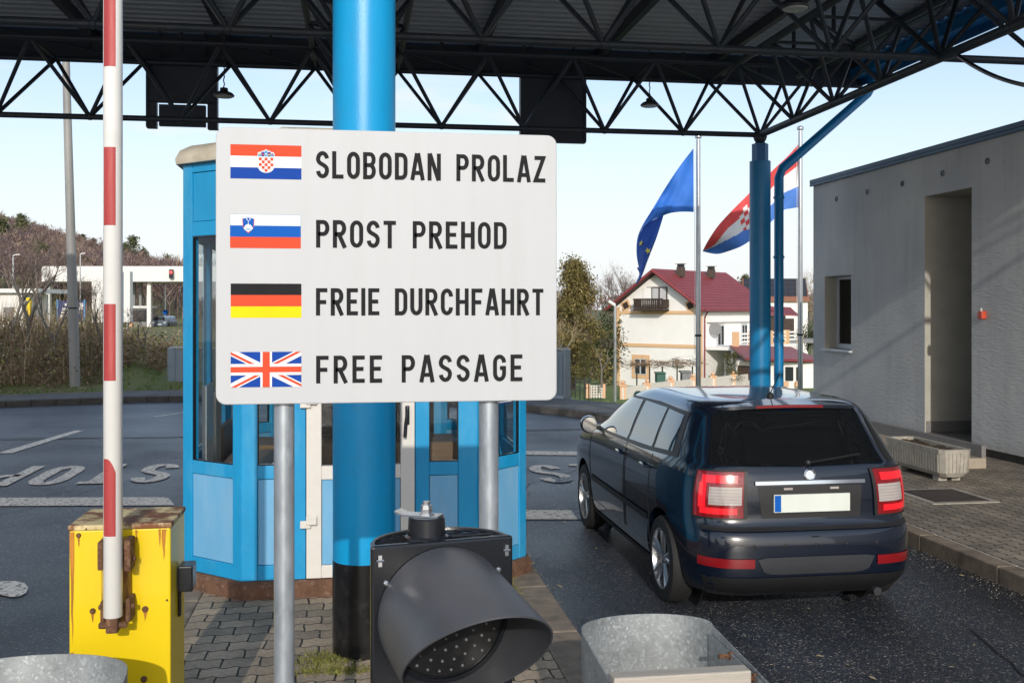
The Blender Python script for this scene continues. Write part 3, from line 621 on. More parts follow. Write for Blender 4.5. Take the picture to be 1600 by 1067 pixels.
# rainwater pipe from the gutter down beside the far column
b = MB(); pts = [P(1362,96,18.0), P(1362,135,17.9), P(1356,146,17.8), P(1222,264,17.25), P(1217,278,17.2)]; q = pts[-1]
b.path(pts+[Vector((q.x, q.y, .12))], .078, 14)
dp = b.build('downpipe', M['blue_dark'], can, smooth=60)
for z in (1.5, 2.9, 3.9): MB().lathe((q.x, q.y, z), (0,0,1), [(.079,0),(.092,.002),(.092,.04),(.079,.042)], 16).build('clamp', M['blue_dark'], dp)

# columns
cl = thing('column', (.05, 5.86, KZ), 'thick sky blue column with black painted foot standing before the booth door', 'column')
c0 = MB().lathe((.05,5.86,0), (0,0,1), [(.176,.645),(.176,5.0)], 48).build('shaft', M['blue'], cl, smooth=50)
MB().lathe((.05,5.86,0), (0,0,1), [(.178,KZ-.02),(.178,.648),(.17,.65)], 48).build('painted_foot', M['black'], cl, smooth=50)
cl = thing('column', (XR, YF, KZ), 'far blue column with hexagonal collar under the canopy corner, beyond the car', 'column')
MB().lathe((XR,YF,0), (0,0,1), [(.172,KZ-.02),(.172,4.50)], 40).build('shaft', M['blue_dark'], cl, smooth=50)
MB().lathe((XR,YF,0), (0,0,1), [(.135,4.50),(.135,4.79)], 6).build('collar', M['fascia'], cl)
MB().lathe((XR,YF,0), (0,0,1), [(.07,4.79),(.09,4.80),(.075,4.825),(.10,4.86),(.115,4.91),(.10,4.97),(.05,5.0)], 18).build('bearing', M['truss'], cl)

# things hung from the canopy
def hang_panel(x0, x1, ztop, zbot, label, slot):
    Y = YF+.75; p0 = PY(x0, 150, Y); p1 = PY(x1, 150, Y)
    t = thing('hanging_sign', ((p0.x+p1.x)/2, Y, zbot), label, 'sign', 'signs hung from the far truss')
    b = MB()
    if slot:
        b.box((p0.x, Y, zbot+.42), (p1.x, Y+.14, ztop)); b.box((p0.x, Y, zbot), (p0.x+.16, Y+.14, zbot+.417)); b.box((p1.x-.16, Y, zbot-.0), (p1.x, Y+.14, zbot+.417))
    else: b.box((p0.x, Y, zbot), (p1.x, Y+.14, ztop))
    b.build('sign_case', M['hang'], t, bevel=.01)
    if slot: MB().box((p0.x+.19, Y+.03, zbot+.04), (p1.x-.19, Y+.12, zbot+.385)).build('lower_panel', M['hang'], t, bevel=.008)
    for x in (p0.x+.003, p1.x-.043): MB().box((x, Y-.03, zbot+.02), (x+.04, Y-.002, ztop)).build('side_rail', M['truss'], t)
    b = MB()
    for x in (p0.x+.2, p1.x-.2): b.tube((x, Y+.07, ztop), (x, Y+.07, 6.5), .02)
    b.build('hanger', M['truss'], t)
hang_panel(228, 340, 6.05, 4.93, 'dark back of a hanging sign with a slotted lower panel, left of the column', True)
hang_panel(813, 916, 6.05, 4.86, 'plain dark back of a hanging sign right of the column', False)
def high_bay(px, py, Y, label):
    p = PY(px, py, Y)
    t = thing('pendant_lamp', p, label, 'lamp', 'pendant lamps under the canopy')
    MB().lathe(p, (0,0,1), [(.145,0),(.15,.02),(.12,.05),(.06,.075),(.055,.12),(.02,.13)], 24).build('lamp_shade', M['lamp'], t, smooth=40)
    MB().lathe(p-Vector((0,0,.012)), (0,0,1), [(.12,0),(.13,.010)], 24).build('lens', M['lens'], t)
    b = MB(); z = p.z+.12; i = 0
    while z < 6.3:
        b.tube((p.x+(.008 if i % 2 else -.008), p.y, z), (p.x+(-.008 if i % 2 else .008), p.y, z+.06), .009, n=5); z += .055; i += 1
    b.build('chain', M['lamp'], t)
high_bay(350, 151, 15.4, 'pendant lamp on a chain beside the slotted hanging sign')
high_bay(1015, 166, 16.0, 'pendant lamp on a chain left of the flagpoles')
high_bay(1243, 14, 10.2, 'pendant lamp among the trusses at the top right, showing its lens')
b = MB(); a = P(1498,88,11.4); c = P(1660,138,9.0); pts = []
for i in range(13):
    t = i/12; p = a.lerp(c, t); p.z -= .16*4*t*(1-t)*.6; pts.append(p)
b.path(pts, .024, 6); tag(b.build('cable', M['lamp'], smooth=60), 'thick black cable sagging from the canopy truss to the right', 'cable')

# ------------------------------------------------------------------ booth
bo = thing('booth', (.025, 8.4, KZ), 'sky blue glazed border control booth with white door on a rusty plinth', 'booth')
BC = [(-1.19,7.42),(-.75,7.01),(.83,7.01),(1.24,7.42),(1.24,9.4),(.83,9.81),(-.75,9.81),(-1.19,9.4)]
def inset(pts, d):
    c = Vector((.025, 8.41)); o = []
    n = len(pts)
    for i in range(n):
        p = Vector(pts[i]); e1 = (p-Vector(pts[i-1])).normalized(); e2 = (Vector(pts[(i+1) % n])-p).normalized()
        n1 = Vector((e1.y, -e1.x)); n2 = Vector((e2.y, -e2.x)); k = (n1+n2)/(1+n1.dot(n2)); o.append(p-k*d)
    return o
def ringloft(levels):
    b = MB(); rings = [[(q.x, q.y, z) for q in inset(BC, d)] for d, z in levels]; n = 8
    vs = [p for r_ in rings for p in r_]; fs = []
    for j in range(len(rings)-1):
        for i in range(n): fs.append((j*n+i, j*n+(i+1) % n, (j+1)*n+(i+1) % n, (j+1)*n+i))
    fs += [tuple(range(n))[::-1], tuple(range((len(rings)-1)*n, len(rings)*n))]
    return b.add(vs, fs)
ringloft([(-.035,KZ-.02),(-.04,KZ+.09),(-.01,KZ+.112)]).build('plinth', M['rustc'], bo, bevel=.012)
ringloft([(.0,3.06),(-.045,3.062),(-.05,3.10),(-.02,3.16),(.05,3.20),(.25,3.235),(.6,3.26)]).build('roof', M['cream'], bo, smooth=40)
a_ = PY(433, 197, 8.3); MB().box((a_.x, 8.3, 3.22), (.15, 9.0, a_.z)).build('roof_box', M['cream'], bo, bevel=.04)
ringloft([(.09,KZ+.113),(.09,KZ+.13)]).build('booth_floor', M['inter'], bo)
ringloft([(.09,2.96),(.09,2.98)]).build('ceiling', M['inter'], bo)
Z0, Z1 = KZ+.114, 3.058; UZ = Vector((0,0,1))
def facet(i, stiles, zr=(1.01,.92), door=None):
    A = Vector(BC[i]+(0,)); B = Vector(BC[(i+1) % 8]+(0,)); ux = (B-A).normalized(); ny = Vector((ux.y, -ux.x, 0)); Ln = (B-A).length
    def bx(b, s0, s1, z0, z1, d0=-.06, d1=0.): b.obox(A, ux, ny, UZ, (s0, d0, z0), (s1, d1, z1))
    fr = MB()
    for s0, s1 in stiles: bx(fr, s0, s1, Z0, Z1)
    bays = [(stiles[k][1], stiles[k+1][0]) for k in range(len(stiles)-1)]
    for s0, s1 in bays:
        if door and abs(s0-door[0]) < .02: bx(fr, s0, s1, 2.57, 2.66, -.058, -.003); bx(fr, s0, s1, 3.0, Z1, -.058, -.003); continue
        bx(fr, s0, s1, Z0, Z0+.10, -.058, -.003); bx(fr, s0, s1, zr[1], zr[0], -.058, -.003); bx(fr, s0, s1, 2.56, 2.66, -.058, -.003); bx(fr, s0, s1, 3.0, Z1, -.058, -.003)
    fo = fr.build('frame', M['booth'], bo, bevel=.004)
    for s0, s1 in bays:
        b = MB(); bx(b, s0+.004, s1-.004, 2.664, 2.996, -.045, -.012); b.build('panel', M['booth'], bo)
        if door and abs(s0-door[0]) < .02: continue
        b = MB(); bx(b, s0+.004, s1-.004, Z0+.104, zr[1]-.004, -.045, -.010); b.build('panel', M['panel'], bo)
        b = MB(); bx(b, s0, s1, zr[0], 2.56, -.034, -.028); b.build('window', M['glass'], bo)
        b = MB()
        for q0, q1, z0, z1 in ((s0, s0+.008, zr[0], 2.56), (s1-.008, s1, zr[0], 2.56), (s0+.008, s1-.008, zr[0], zr[0]+.008), (s0+.008, s1-.008, 2.552, 2.56)): bx(b, q0, q1, z0, z1, -.027, -.008)
        b.build('seal', M['plastic'], bo)
    return A, ux, ny
facet(0, [(0,.095),(.515,.6)]); facet(2, [(0,.065),(.50,.58)])
A, ux, ny = facet(1, [(0,.105),(.29,.42),(1.155,1.25),(1.45,1.58)], door=(.42,))
for i in (3, 4, 5, 6, 7):
    Ln = (Vector(BC[(i+1) % 8])-Vector(BC[i])).length
    facet(i, [(0,.08),(Ln-.08,Ln)] if Ln < .8 else [(0,.09),(Ln/2-.05,Ln/2+.05),(Ln-.09,Ln)])
def bx(b, s0, s1, z0, z1, d0, d1, m=0): b.obox(A, ux, ny, UZ, (s0, d0, z0), (s1, d1, z1), m)
d = MB(); bx(d, .425, .525, Z0+.005, 2.565, -.05, .012); bx(d, 1.055, 1.15, Z0+.005, 2.565, -.05, .012)
bx(d, .525, 1.055, Z0+.005, Z0+.09, -.048, .010); bx(d, .525, 1.055, .91, 1.0, -.048, .010); bx(d, .525, 1.055, 2.47, 2.565, -.048, .010)
door = d.build('door', M['door'], bo, bevel=.004)
d = MB(); bx(d, .529, 1.051, Z0+.094, .906, -.03, .0); d.build('door_panel', M['panel'], door)
d = MB(); bx(d, .525, 1.055, 1.0, 2.47, -.024, -.018); d.build('door_glass', M['glass'], door)
for z in (2.0, 1.395, .62-.03):
    d = MB(); bx(d, .385, .455, z, z+.05, .013, .038); bx(d, .425, .495, z+.025, z+.085, .0385, .052); d.build('hinge', M['door'], door, bevel=.004)
d = MB(); p0 = A+ux*1.10; bx(d, 1.085, 1.115, 1.27, 1.40, .0125, .026); d.build('handle_plate', M['plastic'], door, bevel=.006)
d = MB(); q = A+ux*1.10+ny*.05; d.path([q+UZ*1.385-ny*.03, q+UZ*1.385, q+UZ*1.36, q+UZ*1.28-ux*.012, q+UZ*1.19-ux*.018], .013, 8); d.build('handle', M['plastic'], door, smooth=60)
MB().box((-.95,8.9,KZ+.14),(.9,9.5,.9)).box((-1.0,7.7,.84),(-.45,8.8,.88)).build('desk', M['brown'], bo)
b = MB(); b.box((-1.09,7.62,.26),(-1.06,8.0,1.50)); b.build('side_board', M['white'], bo); b = MB(); b.box((-1.09,8.15,.26),(-1.06,8.45,1.42)); b.build('side_board', M['inter'], bo); MB().box((-1.095,8.6,.26),(-1.06,9.2,1.1)).build('side_board', M['brown'], bo)
MB().box((-.5,9.3,.91),(.0,9.4,1.5)).build('screen', M['plastic'], bo); MB().box((.25,9.25,.91),(.7,9.4,1.35)).build('screen', M['plastic'], bo); MB().box((.5,7.6,.7),(1.05,8.7,.74)).build('side_table', M['inter'], bo)
A2 = Vector(BC[2]+(0,)); B2 = Vector(BC[3]+(0,)); u2 = (B2-A2).normalized(); n2 = Vector((u2.y, -u2.x, 0))
b = MB(); pts = [(.22,1.50),(.24,1.46),(.40,1.46),(.475,1.52),(.475,1.75),(.22,1.75)]
b.prism([A2+u2*s-n2*.006+UZ*(z-.08) for s, z in pts], n2*.004, 0)
for z, e in ((1.64,.42),(1.605,.36),(1.565,.40)): b.obox(A2, u2, n2, UZ, (.27,-.0018,z-.08), (e,-.0008,z-.072), 1)
b.obox(A2, u2, n2, UZ, (.245,-.0018,1.472-.08), (.40,-.0008,1.477-.08), 1)
b.build('window_sticker', [M['navy'], M['s_white']], bo)

# ------------------------------------------------------------------ the multilingual sign
SYB = 3.07
sg = thing('sign', (.1, SYB, KZ), 'white board reading free passage in four languages beside four flags', 'sign')
tl = PY(337, 198, SYB); br = PY(870, 627.5, SYB); x0, x1, z0, z1 = tl.x, br.x, br.z, PY(600, 205, SYB).z
z0 = PY(600, 629, SYB).z
def rrect(x0, x1, z0, z1, r, n=6):
    return [(x, z) for cx, cz, a in ((x1-r, z1-r, 0), (x0+r, z1-r, 90), (x0+r, z0+r, 180), (x1-r, z0+r, 270)) for x, z in arc(cx, cz, r, r, a, a+90, n)]
o = MB().prism([(x, SYB, z) for x, z in rrect(x0, x1, z0, z1, .03)], (0, .022, 0)).build('board', M['board'], sg, bevel=.003)
for px in (444, 763.5):
    p = PY(px, 900, SYB+.055)
    MB().lathe((p.x, p.y, 0), (0,0,1), [(.0302,KZ-.02),(.0302,z1-.04)], 28).build('post', M['galvp'], sg, smooth=50)
    b = MB()
    for z in (z0+.10, z1-.12): b.lathe((p.x, p.y, z), (0,0,1), [(.0304,0),(.035,.001),(.035,.03),(.0304,.031)], 20); b.box((p.x-.06, SYB+.0225, z), (p.x+.06, SYB+.04, z+.03))
    b.build('clamp', M['steel'], sg)
for txt, ya, yb_, pr, gp_ in (('SLOBODAN PROLAZ', 236, 279, 852, .2), ('PROST PREHOD', 343.5, 387, 791, .2), ('FREIE DURCHFAHRT', 450, 493, 849, .2), ('FREE PASSAGE', 555.5, 599, 816, .25)):
    a = PY(494.5, ya, SYB); c = PY(494.5, yb_, SYB); e = PY(pr, ya, SYB)
    ws_ = txt.split(' '); bs = [MB(), MB()]
    letters(bs, txt, lambda x, z, l, a=a, c=c: Vector((a.x+x, SYB-l, c.z+z)), e.x-a.x, a.z-c.z, gap=gp_, space=.44, wd=.148, lift=.0006)
    for b in bs: b.build('lettering', M['ink'], sg)
def clip(poly, x0, x1, z0, z1):
    for ax, lim, s in ((0, x0, 1), (0, x1, -1), (1, z0, 1), (1, z1, -1)):
        o = []
        for i in range(len(poly)):
            p, q = poly[i-1], poly[i]; dp = s*(p[ax]-lim); dq = s*(q[ax]-lim)
            if (dp >= 0) != (dq >= 0):
                t = dp/(dp-dq); o.append((p[0]+(q[0]-p[0])*t, p[1]+(q[1]-p[1])*t))
            if dq >= 0: o.append(q)
        poly = o
        if not poly: return []
    return poly
FM = [M['s_red'], M['s_white'], M['s_blue'], M['ink'], M['s_yel'], M['s_blue2'], M['s_lblue']]
class Fl:
    def __init__(s, pxa, pya, pxb, pyb):
        a = PY(pxa, pya, SYB); c = PY(pxb, pyb, SYB); s.x0, s.x1, s.z1, s.z0 = a.x, c.x, a.z, c.z; s.b = MB(); s.w = s.x1-s.x0; s.h = s.z1-s.z0; s.lay = 0
    def poly(s, pts, m, lay):               # pts in flag units, origin lower left, y to 1, x to w/h
        q = [(s.x0+p[0]*s.h, s.z0+p[1]*s.h) for p in pts]; q = clip(q, s.x0, s.x1, s.z0, s.z1)
        if len(q) < 3: return
        area = sum(q[i-1][0]*q[i][1]-q[i][0]*q[i-1][1] for i in range(len(q)))
        if area < 0: q = q[::-1]
        s.b.add([(x, SYB-.0006-.0005*lay, z) for x, z in q], [tuple(range(len(q)))], m)
    def rect(s, x0, z0, x1, z1, m, lay): s.poly([(x0,z0),(x1,z0),(x1,z1),(x0,z1)], m, lay)
    def done(s): s.b.build('flag_panel', FM, sg)
f = Fl(360, 225.5, 471, 281); A_ = f.w/f.h
f.rect(0,.667,A_,1,0,0); f.rect(0,.333,A_,.667,1,0); f.rect(0,0,A_,.333,2,0)
cx0, cw = A_*.5, .083
def shield(c, top, w2, hh, n=10):
    return [(c-w2, top), (c-w2, top-hh*.62)] + [(c-w2*math.cos(R(a)), top-hh*.62-hh*.38*math.sin(R(a))) for a in range(10, 171, 16)] + [(c+w2, top-hh*.62), (c+w2, top)]
f.poly(shield(cx0, .635, .225, .455), 1, 1)
for r_ in range(5):
    for c_ in range(5):
        if (r_+c_) % 2 == 0:
            if r_ == 4 and c_ in (0, 4): continue
            xx = cx0-.2075+c_*cw; f.rect(xx, .625-(r_+1)*cw, xx+cw, .625-r_*cw, 0, 2)
for i in range(5):
    xx = cx0-.225+i*.092; lift = .028*(2-abs(i-2))-.01*abs(i-2); 
    f.poly([(xx-.012,.645), (xx-.022,.80+lift-.03), (xx+.041,.86+lift-.04), (xx+.104,.80+lift-.03), (xx+.094,.645)], 1, 1+.3*(i % 2))
    f.poly([(xx,.66), (xx-.006,.785+lift-.03), (xx+.041,.83+lift-.04), (xx+.088,.785+lift-.03), (xx+.082,.66)], (6,2,6,2,6)[i], 2+.3*(i % 2))
    if i in (1, 3): f.rect(xx+.012,.69,xx+.07,.72,0 if i == 1 else 4,3.4); f.rect(xx+.012,.74,xx+.07,.76,0,3.4)
    else: f.rect(xx+.02,.71,xx+.062,.745,(4,0,1,0,0)[i],3.4)
f.done()
f = Fl(359.5, 334.5, 470, 388.5); A_ = f.w/f.h
f.rect(0,.667,A_,1,1,0); f.rect(0,.333,A_,.667,5,0); f.rect(0,0,A_,.333,0,0)
for q in ((0,.992,A_,1), (0,.667,.008,.992), (A_-.008,.667,A_,.992)): f.rect(*q, 6, 1)
c_ = .525
sh = lambda k, top, bot: [(c_-.165*k, top), (c_, top+.03*k), (c_+.165*k, top), (c_+.155*k, top-.22), (c_+.11*k, bot+.12), (c_, bot), (c_-.11*k, bot+.12), (c_-.155*k, top-.22)]
f.poly(sh(1.06, .865, .435), 0, 1); f.poly(sh(.96, .87, .465), 5, 2)
f.poly([(c_-.135,.585),(c_-.06,.70),(c_-.035,.67),(c_,.755),(c_+.035,.67),(c_+.06,.70),(c_+.135,.585),(c_+.085,.525),(c_,.475),(c_-.085,.525)], 1, 3)
f.poly([(c_-.08,.575),(c_+.08,.575),(c_+.08,.56),(c_-.08,.56)], 6, 4); f.poly([(c_-.07,.545),(c_+.07,.545),(c_+.065,.53),(c_-.065,.53)], 6, 4)
for sx, sz in ((-.04,.845),(.045,.845),(0,.79)): f.poly([(sx+c_+.022*math.cos(R(a)), sz+.022*math.sin(R(a))) for a in range(0, 360, 60)], 1, 3)
f.done()
f = Fl(360.5, 443, 471, 496.5); A_ = f.w/f.h
f.rect(0,.667,A_,1,3,0); f.rect(0,.333,A_,.667,0,0); f.rect(0,0,A_,.333,4,0); f.done()
f = Fl(360.5, 550, 471, 604); A_ = f.w/f.h
f.rect(0,0,A_,1,2,0)
def diagb(a, c, wd, off, m, lay, half=None):
    dx, dz = c[0]-a[0], c[1]-a[1]; l = math.hypot(dx, dz); nx, nz = -dz/l, dx/l
    f.poly([(a[0]+nx*(off-wd/2), a[1]+nz*(off-wd/2)), (c[0]+nx*(off-wd/2), c[1]+nz*(off-wd/2)), (c[0]+nx*(off+wd/2), c[1]+nz*(off+wd/2)), (a[0]+nx*(off+wd/2), a[1]+nz*(off+wd/2))], m, lay)
C_ = (A_/2, .5)
for k, a in enumerate(((0,0), (0,1), (A_,0), (A_,1))):
    diagb(a, C_, .20, 0, 1, 1+.2*k); diagb(a, C_, .068, -.033, 0, 2+.2*k)
f.rect(A_/2-.16,0,A_/2+.16,1,1,3.2); f.rect(0,.34,A_,.66,1,3.5); f.rect(A_/2-.1,0,A_/2+.1,1,0,4.2); f.rect(0,.42,A_,.58,0,4.6)
f.done()

# ------------------------------------------------------------------ barrier
ba = thing('barrier', (-.87, 4.17, KZ), 'yellow rust stained barrier cabinet with its red and white arm raised', 'barrier')
bx0, bx1, by0, by1, bz = -1.054, -.69, 4.02, 4.34, 1.252
cab = MB().box((bx0,by0,KZ),(bx1,by1,bz-.02)).build('cabinet', M['yellow'], ba, bevel=.006)
MB().box((bx0-.004,by0-.004,bz-.0195),(bx1+.004,by1+.004,bz)).build('lid', M['rustlid'], ba, bevel=.004)
def streak(x, z, wd, ln):
    n = 7; vs = []
    for i in range(n+1):
        t = i/n; k = wd*(1-t)**.7*(.8+.4*random.random()); c = x+random.uniform(-.1, .1)*wd
        vs += [(c-k/2, by0-.0012, z-ln*t), (c+k/2, by0-.0012, z-ln*t)]
    MB().add(vs, [(2*i, 2*i+2, 2*i+3, 2*i+1) for i in range(n)]).build('rust_streak', M['streak'], cab)
for x, z, wd, ln in ((bx0+.012,1.228,.018,.42),(bx0+.34,1.228,.016,.12),(bx0+.325,1.229,.010,.07),(bx0+.012,.78,.010,.30),(bx0+.24,1.228,.008,.05)): streak(x, z, wd, ln)
for px, py, r_ in ((123,836,.009),(145,954,.011),(227,951,.012),(225,1060,.012),(261,937,.004),(135,826,.004)):
    q = PY(px, py, by0)
    MB().lathe((q.x, by0+.002, q.z), (0,-1,0), [(r_,0),(r_,.006),(r_*.6,.011)], 10).build('rivet', M['rust'], cab, smooth=40)
    if r_ > .006: streak(q.x, q.z, r_*1.3, .045)
AY = 3.90; ax = PY(176.5, 700, AY).x; zb0 = PY(176, 962, AY).z; pl0 = PY(161, 838, by0); pl1 = PY(206, 966, by0)
MB().box((pl0.x,by0-.03,pl1.z),(pl1.x,by0-.002,pl0.z)).build('arm_plate', M['plate_y'], ba, bevel=.003)
b = MB(); zt_ = PY(176, 842, 3.95).z; zl_ = PY(176, 886, 3.95).z
b.box((ax-.056,3.905,zl_),(ax-.036,by0-.031,zt_)); b.box((ax+.036,3.905,zl_-.008),(ax+.060,by0-.031,zt_+.004)); b.tube((ax-.064,3.95,zl_+.03),(ax+.07,3.95,zl_+.03),.010)
b.build('upper_bracket', M['rust'], ba, bevel=.005)
b = MB(); b.box((ax-.052,3.93,zb0-.04),(ax-.036,by0-.002,zb0+.045)); b.box((ax+.036,3.93,zb0-.035),(ax+.054,by0-.002,zb0+.05)); b.tube((ax-.062,3.95,zb0+.02),(ax+.066,3.95,zb0+.02),.011,n=6)
b.build('lower_bracket', M['rust'], ba, bevel=.004)
b = MB().box((ax-.021,3.875,zb0-.058),(ax+.021,3.925,zb0+.002)); b.tube((ax-.05,AY,zb0-.033),(ax+.05,AY,zb0-.033),.012); b.build('arm_root', M['rust'], ba, bevel=.006)
def lean(z): return ax+(z-.6)*.0
b = MB(); arm = b.lathe((ax,AY,0), (0,0,1), [(.030,zb0-.003),(.0335,zb0),(.0335,3.9)], 28).build('arm', M['white'], ba, smooth=50)
def strip(za, zb, tip=False):
    b = MB()
    def fn(u, v):
        t = R(-90-52+80*u); z = za+(zb-za)*v
        if tip: z = za+(zb-za)*v - (.05*v*max(0, (u-.35)/.65)**2)
        return (ax+.0343*math.cos(t), AY+.0343*math.sin(t), z)
    b.grid(fn, 10, 12); b.build('reflective_strip', M['red'], arm, smooth=60)
for ya, yc, tip in ((835, 715, True), (594, 475, False), (353, 232, False), (107, -14, False), (-135, -255, False)):
    strip(PY(176, ya, AY).z, PY(176, yc, AY).z, tip)
MB().box((bx1+.006,4.14,.955),(bx1+.062,4.24,1.055)).box((bx1+.001,4.17,.85),(bx1+.012,4.20,.954)).build('junction_box', M['plastic'], ba, bevel=.006)

# ------------------------------------------------------------------ galvanised U guards on the island
def guard(xa, xb, ya, yend_l, yend_r, top, label, bar):
    cxx = (xa+xb)/2; r_ = (xb-xa)/2
    t = thing('guard_rail', (cxx, ya, KZ), label, 'guard', 'galvanised guards on the island')
    pl = [(xa, yend_l), (xa, (yend_l+ya)/2)] + [(cxx-r_*math.cos(R(a)), ya+r_*.62*math.sin(R(a))) for a in range(0, 181, 9)] + [(xb, (ya+yend_r)/2), (xb, yend_r)]
    b = MB(); n = len(pl); th = .004
    ins, ou = [], []
    for i in range(n):
        d_ = (Vector(pl[min(i+1, n-1)])-Vector(pl[max(i-1, 0)])).normalized(); nn = Vector((-d_.y, d_.x)); p = Vector(pl[i])
        ou.append(p+nn*th/2); ins.append(p-nn*th/2)
    vs = []
    for i in range(n):
        s = i/(n-1); zt = top-.05*max(0, (abs(s-.5)-.36)/.14)**1.5
        vs += [(ou[i].x, ou[i].y, KZ+.25), (ou[i].x, ou[i].y, zt), (ins[i].x, ins[i].y, zt), (ins[i].x, ins[i].y, KZ+.25)]
    fs = []
    for i in range(n-1):
        q = 4*i
        for k in range(4): fs.append((q+k, q+4+k, q+4+(k+1) % 4, q+(k+1) % 4))
    fs += [(0,1,2,3), (4*n-1,4*n-2,4*n-3,4*n-4)]
    b.add(vs, fs); b.build('sheet', M['galv'], t, smooth=50)
    b = MB()
    for x in (xa+.045, xb-.045): b.box((x-.03, ya-.06, KZ-.02), (x+.03, ya, top-.32))
    b.build('stake', M['galvp'], t)
    if bar:
        yb2 = yend_l+.03
        MB().box((xa+.004, yb2-.03, top-.085), (xb-.03, yb2+.035, top-.02)).build('crossbar', M['timber'], t, bevel=.006)
        for dx, dy in ((-.028, 0), (-.028, .22)):
            MB().lathe((xb+dx+.025, yb2+dy, top-.055), (-1,0,0), [(.016,0),(.016,.012),(.009,.013),(.009,.05)], 6).build('bolt', M['rust'], t)
        b = MB(); b.box((xb-.0125, yend_r-.02, top-.30), (xb-.0045, ya+.02, top-.045)); b.build('overlap_sheet', M['galv'], t)
    return t
guard(.83, 1.335, 3.70, 3.25, 2.95, .875, 'galvanised U shaped guard with a pale crossbar, beside the right lane', True)
guard(-1.37, -.745, 3.52, 3.2, 3.4, .875, 'galvanised curved guard in front of the yellow barrier cabinet', False)

# ------------------------------------------------------------------ traffic light
TD = 2.2; tcn = P(694, 960, TD); ta = R(11.3)
ux = Vector((math.cos(ta), math.sin(ta), 0)); nf = Vector((math.sin(ta), -math.cos(ta), 0))
tlg = thing('traffic_light', (tcn.x, tcn.y, KZ), 'unlit black traffic light with a large grey hood, in front of the blue column', 'traffic light')
O = Vector((tcn.x, tcn.y, 0)); hw = .158; ztop = tcn.z+.158; zb_ = ztop-.66
def tb(b, a, c, m=0): b.obox(O, ux, nf, UZ, a, c, m)
b = MB(); tb(b, (-hw,-.02,zb_), (hw,0,ztop)); b.build('front_panel', M['plastic'], tlg, bevel=.006)
b = MB(); tb(b, (-hw+.006,.0008,ztop-.332), (hw-.006,.0025,ztop-.326)); b.build('panel_joint', M['black'], tlg)
b = MB(); pl = [(-hw*.96*math.cos(R(a)), -.0205-.13*math.sin(R(a))) for a in range(0, 181, 12)]
b.prism([O+ux*p[0]+nf*p[1]+UZ*zb_ for p in pl], UZ*(ztop-.012-zb_)); house = b.build('housing', M['plastic'], tlg, smooth=40)
b = MB(); rim = [O+ux*p[0]*.985+nf*(p[1]+.002)+UZ*(ztop-.006) for p in pl]; b.path(rim, .0055, 6)
for a in range(20, 171, 17): b.tube(O+ux*(-.04*math.cos(R(a)))+nf*(-.06-.03*math.sin(R(a)))+UZ*(ztop-.008), O+ux*(-hw*.93*math.cos(R(a)))+nf*(-.022-.118*math.sin(R(a)))+UZ*(ztop-.008), .003, n=5)
b.build('top_ribs', M['plastic'], tlg, smooth=40)
cc = O+nf*(-.062)+ux*(-.022)
b = MB().lathe(cc+UZ*(ztop-.012), UZ, [(.050,0),(.048,.012),(.042,.016),(.040,.052),(.037,.055)], 28); b.build('top_cap', M['plastic'], tlg, smooth=35)
b = MB(); e1 = (ux*-.80+nf*-.6).normalized(); e2 = e1.cross(UZ); q = cc+UZ*(ztop+.0435)
b.obox(q, e1, e2, UZ, (-.032,-.019,0), (.05,.019,.004)); b.obox(q+e1*.05, (e1+UZ*.35).normalized(), e2, UZ, (0,-.019,0), (.02,.019,.004))
b.build('bracket', M['steel'], tlg)
b = MB().lathe(q+UZ*.004, UZ, [(.017,0),(.017,.003),(.013,.0035),(.013,.011)], 6); b.lathe(q+UZ*.0155, UZ, [(.013,0),(.012,.009),(.008,.0095),(.008,.017)], 6); b.build('nut', M['steel'], tlg)
def aspect(zc):
    c = O+UZ*zc; r_ = .142; tilt = R(12); ax_ = (nf*math.cos(tilt)-UZ*math.sin(tilt)); 
    b = MB().lathe(c+nf*.001, nf, [(r_,0),(r_,.012),(r_*.93,.014),(r_*.93,.003)], 40); b.build('lens_ring', M['plastic'], tlg, smooth=35)
    ln = MB().lathe(c+nf*.0035, nf, [(r_*.925,0),(r_*.9,.004),(.001,.010)], 40).build('lens', M['black'], tlg, smooth=40)
    b = MB()
    for ring, (rad, cnt) in enumerate(((.0,1),(.024,6),(.048,12),(.072,18),(.096,23),(.117,28))):
        for i in range(cnt):
            a = 2*math.pi*(i+.5*ring)/cnt; p = c+ux*(rad*math.cos(a))+UZ*(rad*math.sin(a))+nf*(.0138-.006*rad/.12)
            b.lathe(p, nf, [(.0036,-.002),(.0032,.002),(.0010,.0042)], 7)
    b.build('led', M['led'], ln, smooth=50)
    # hood: a slightly drooping tube cut off on a slant, longest at the top
    b = MB(); tilt = R(6); ax_ = (nf*math.cos(tilt)-UZ*math.sin(tilt))
    for th, sg_ in ((0, False), (-.0035, True)):
        def fn(u, v):
            a = 2*math.pi*u-math.pi/2; rad = r_+.004+th; ln_ = .225+.160*math.sin(a)
            base = c+ux*(rad*math.cos(a))+UZ*(rad*math.sin(a))+nf*.004
            return base+ax_*(ln_*v)
        b.grid(fn, 56, 10, flip=sg_)
    n_ = 57
    # close the rim
    o1 = (10)*n_; o2 = 11*n_+10*n_
    for i in range(56): b.f.append([o1+i, o1+i+1, o2+i+1, o2+i]); b.m.append(0)
    b.build('hood', M['visor'], tlg, smooth=50)
aspect(tcn.z); aspect(tcn.z-.33)
for sx in (-1, 1):
    for z in (ztop-.03, ztop-.63):
        b = MB(); tb(b, (sx*(hw-.017)-.004,.0005,z-.012), (sx*(hw-.017)+.004,.006,z+.012)); b.tube(O+ux*(sx*(hw-.017)-.008)+nf*.005+UZ*z, O+ux*(sx*(hw-.017)+.008)+nf*.005+UZ*z, .0028, n=6); b.build('latch', M['steel'], tlg)
b = MB()
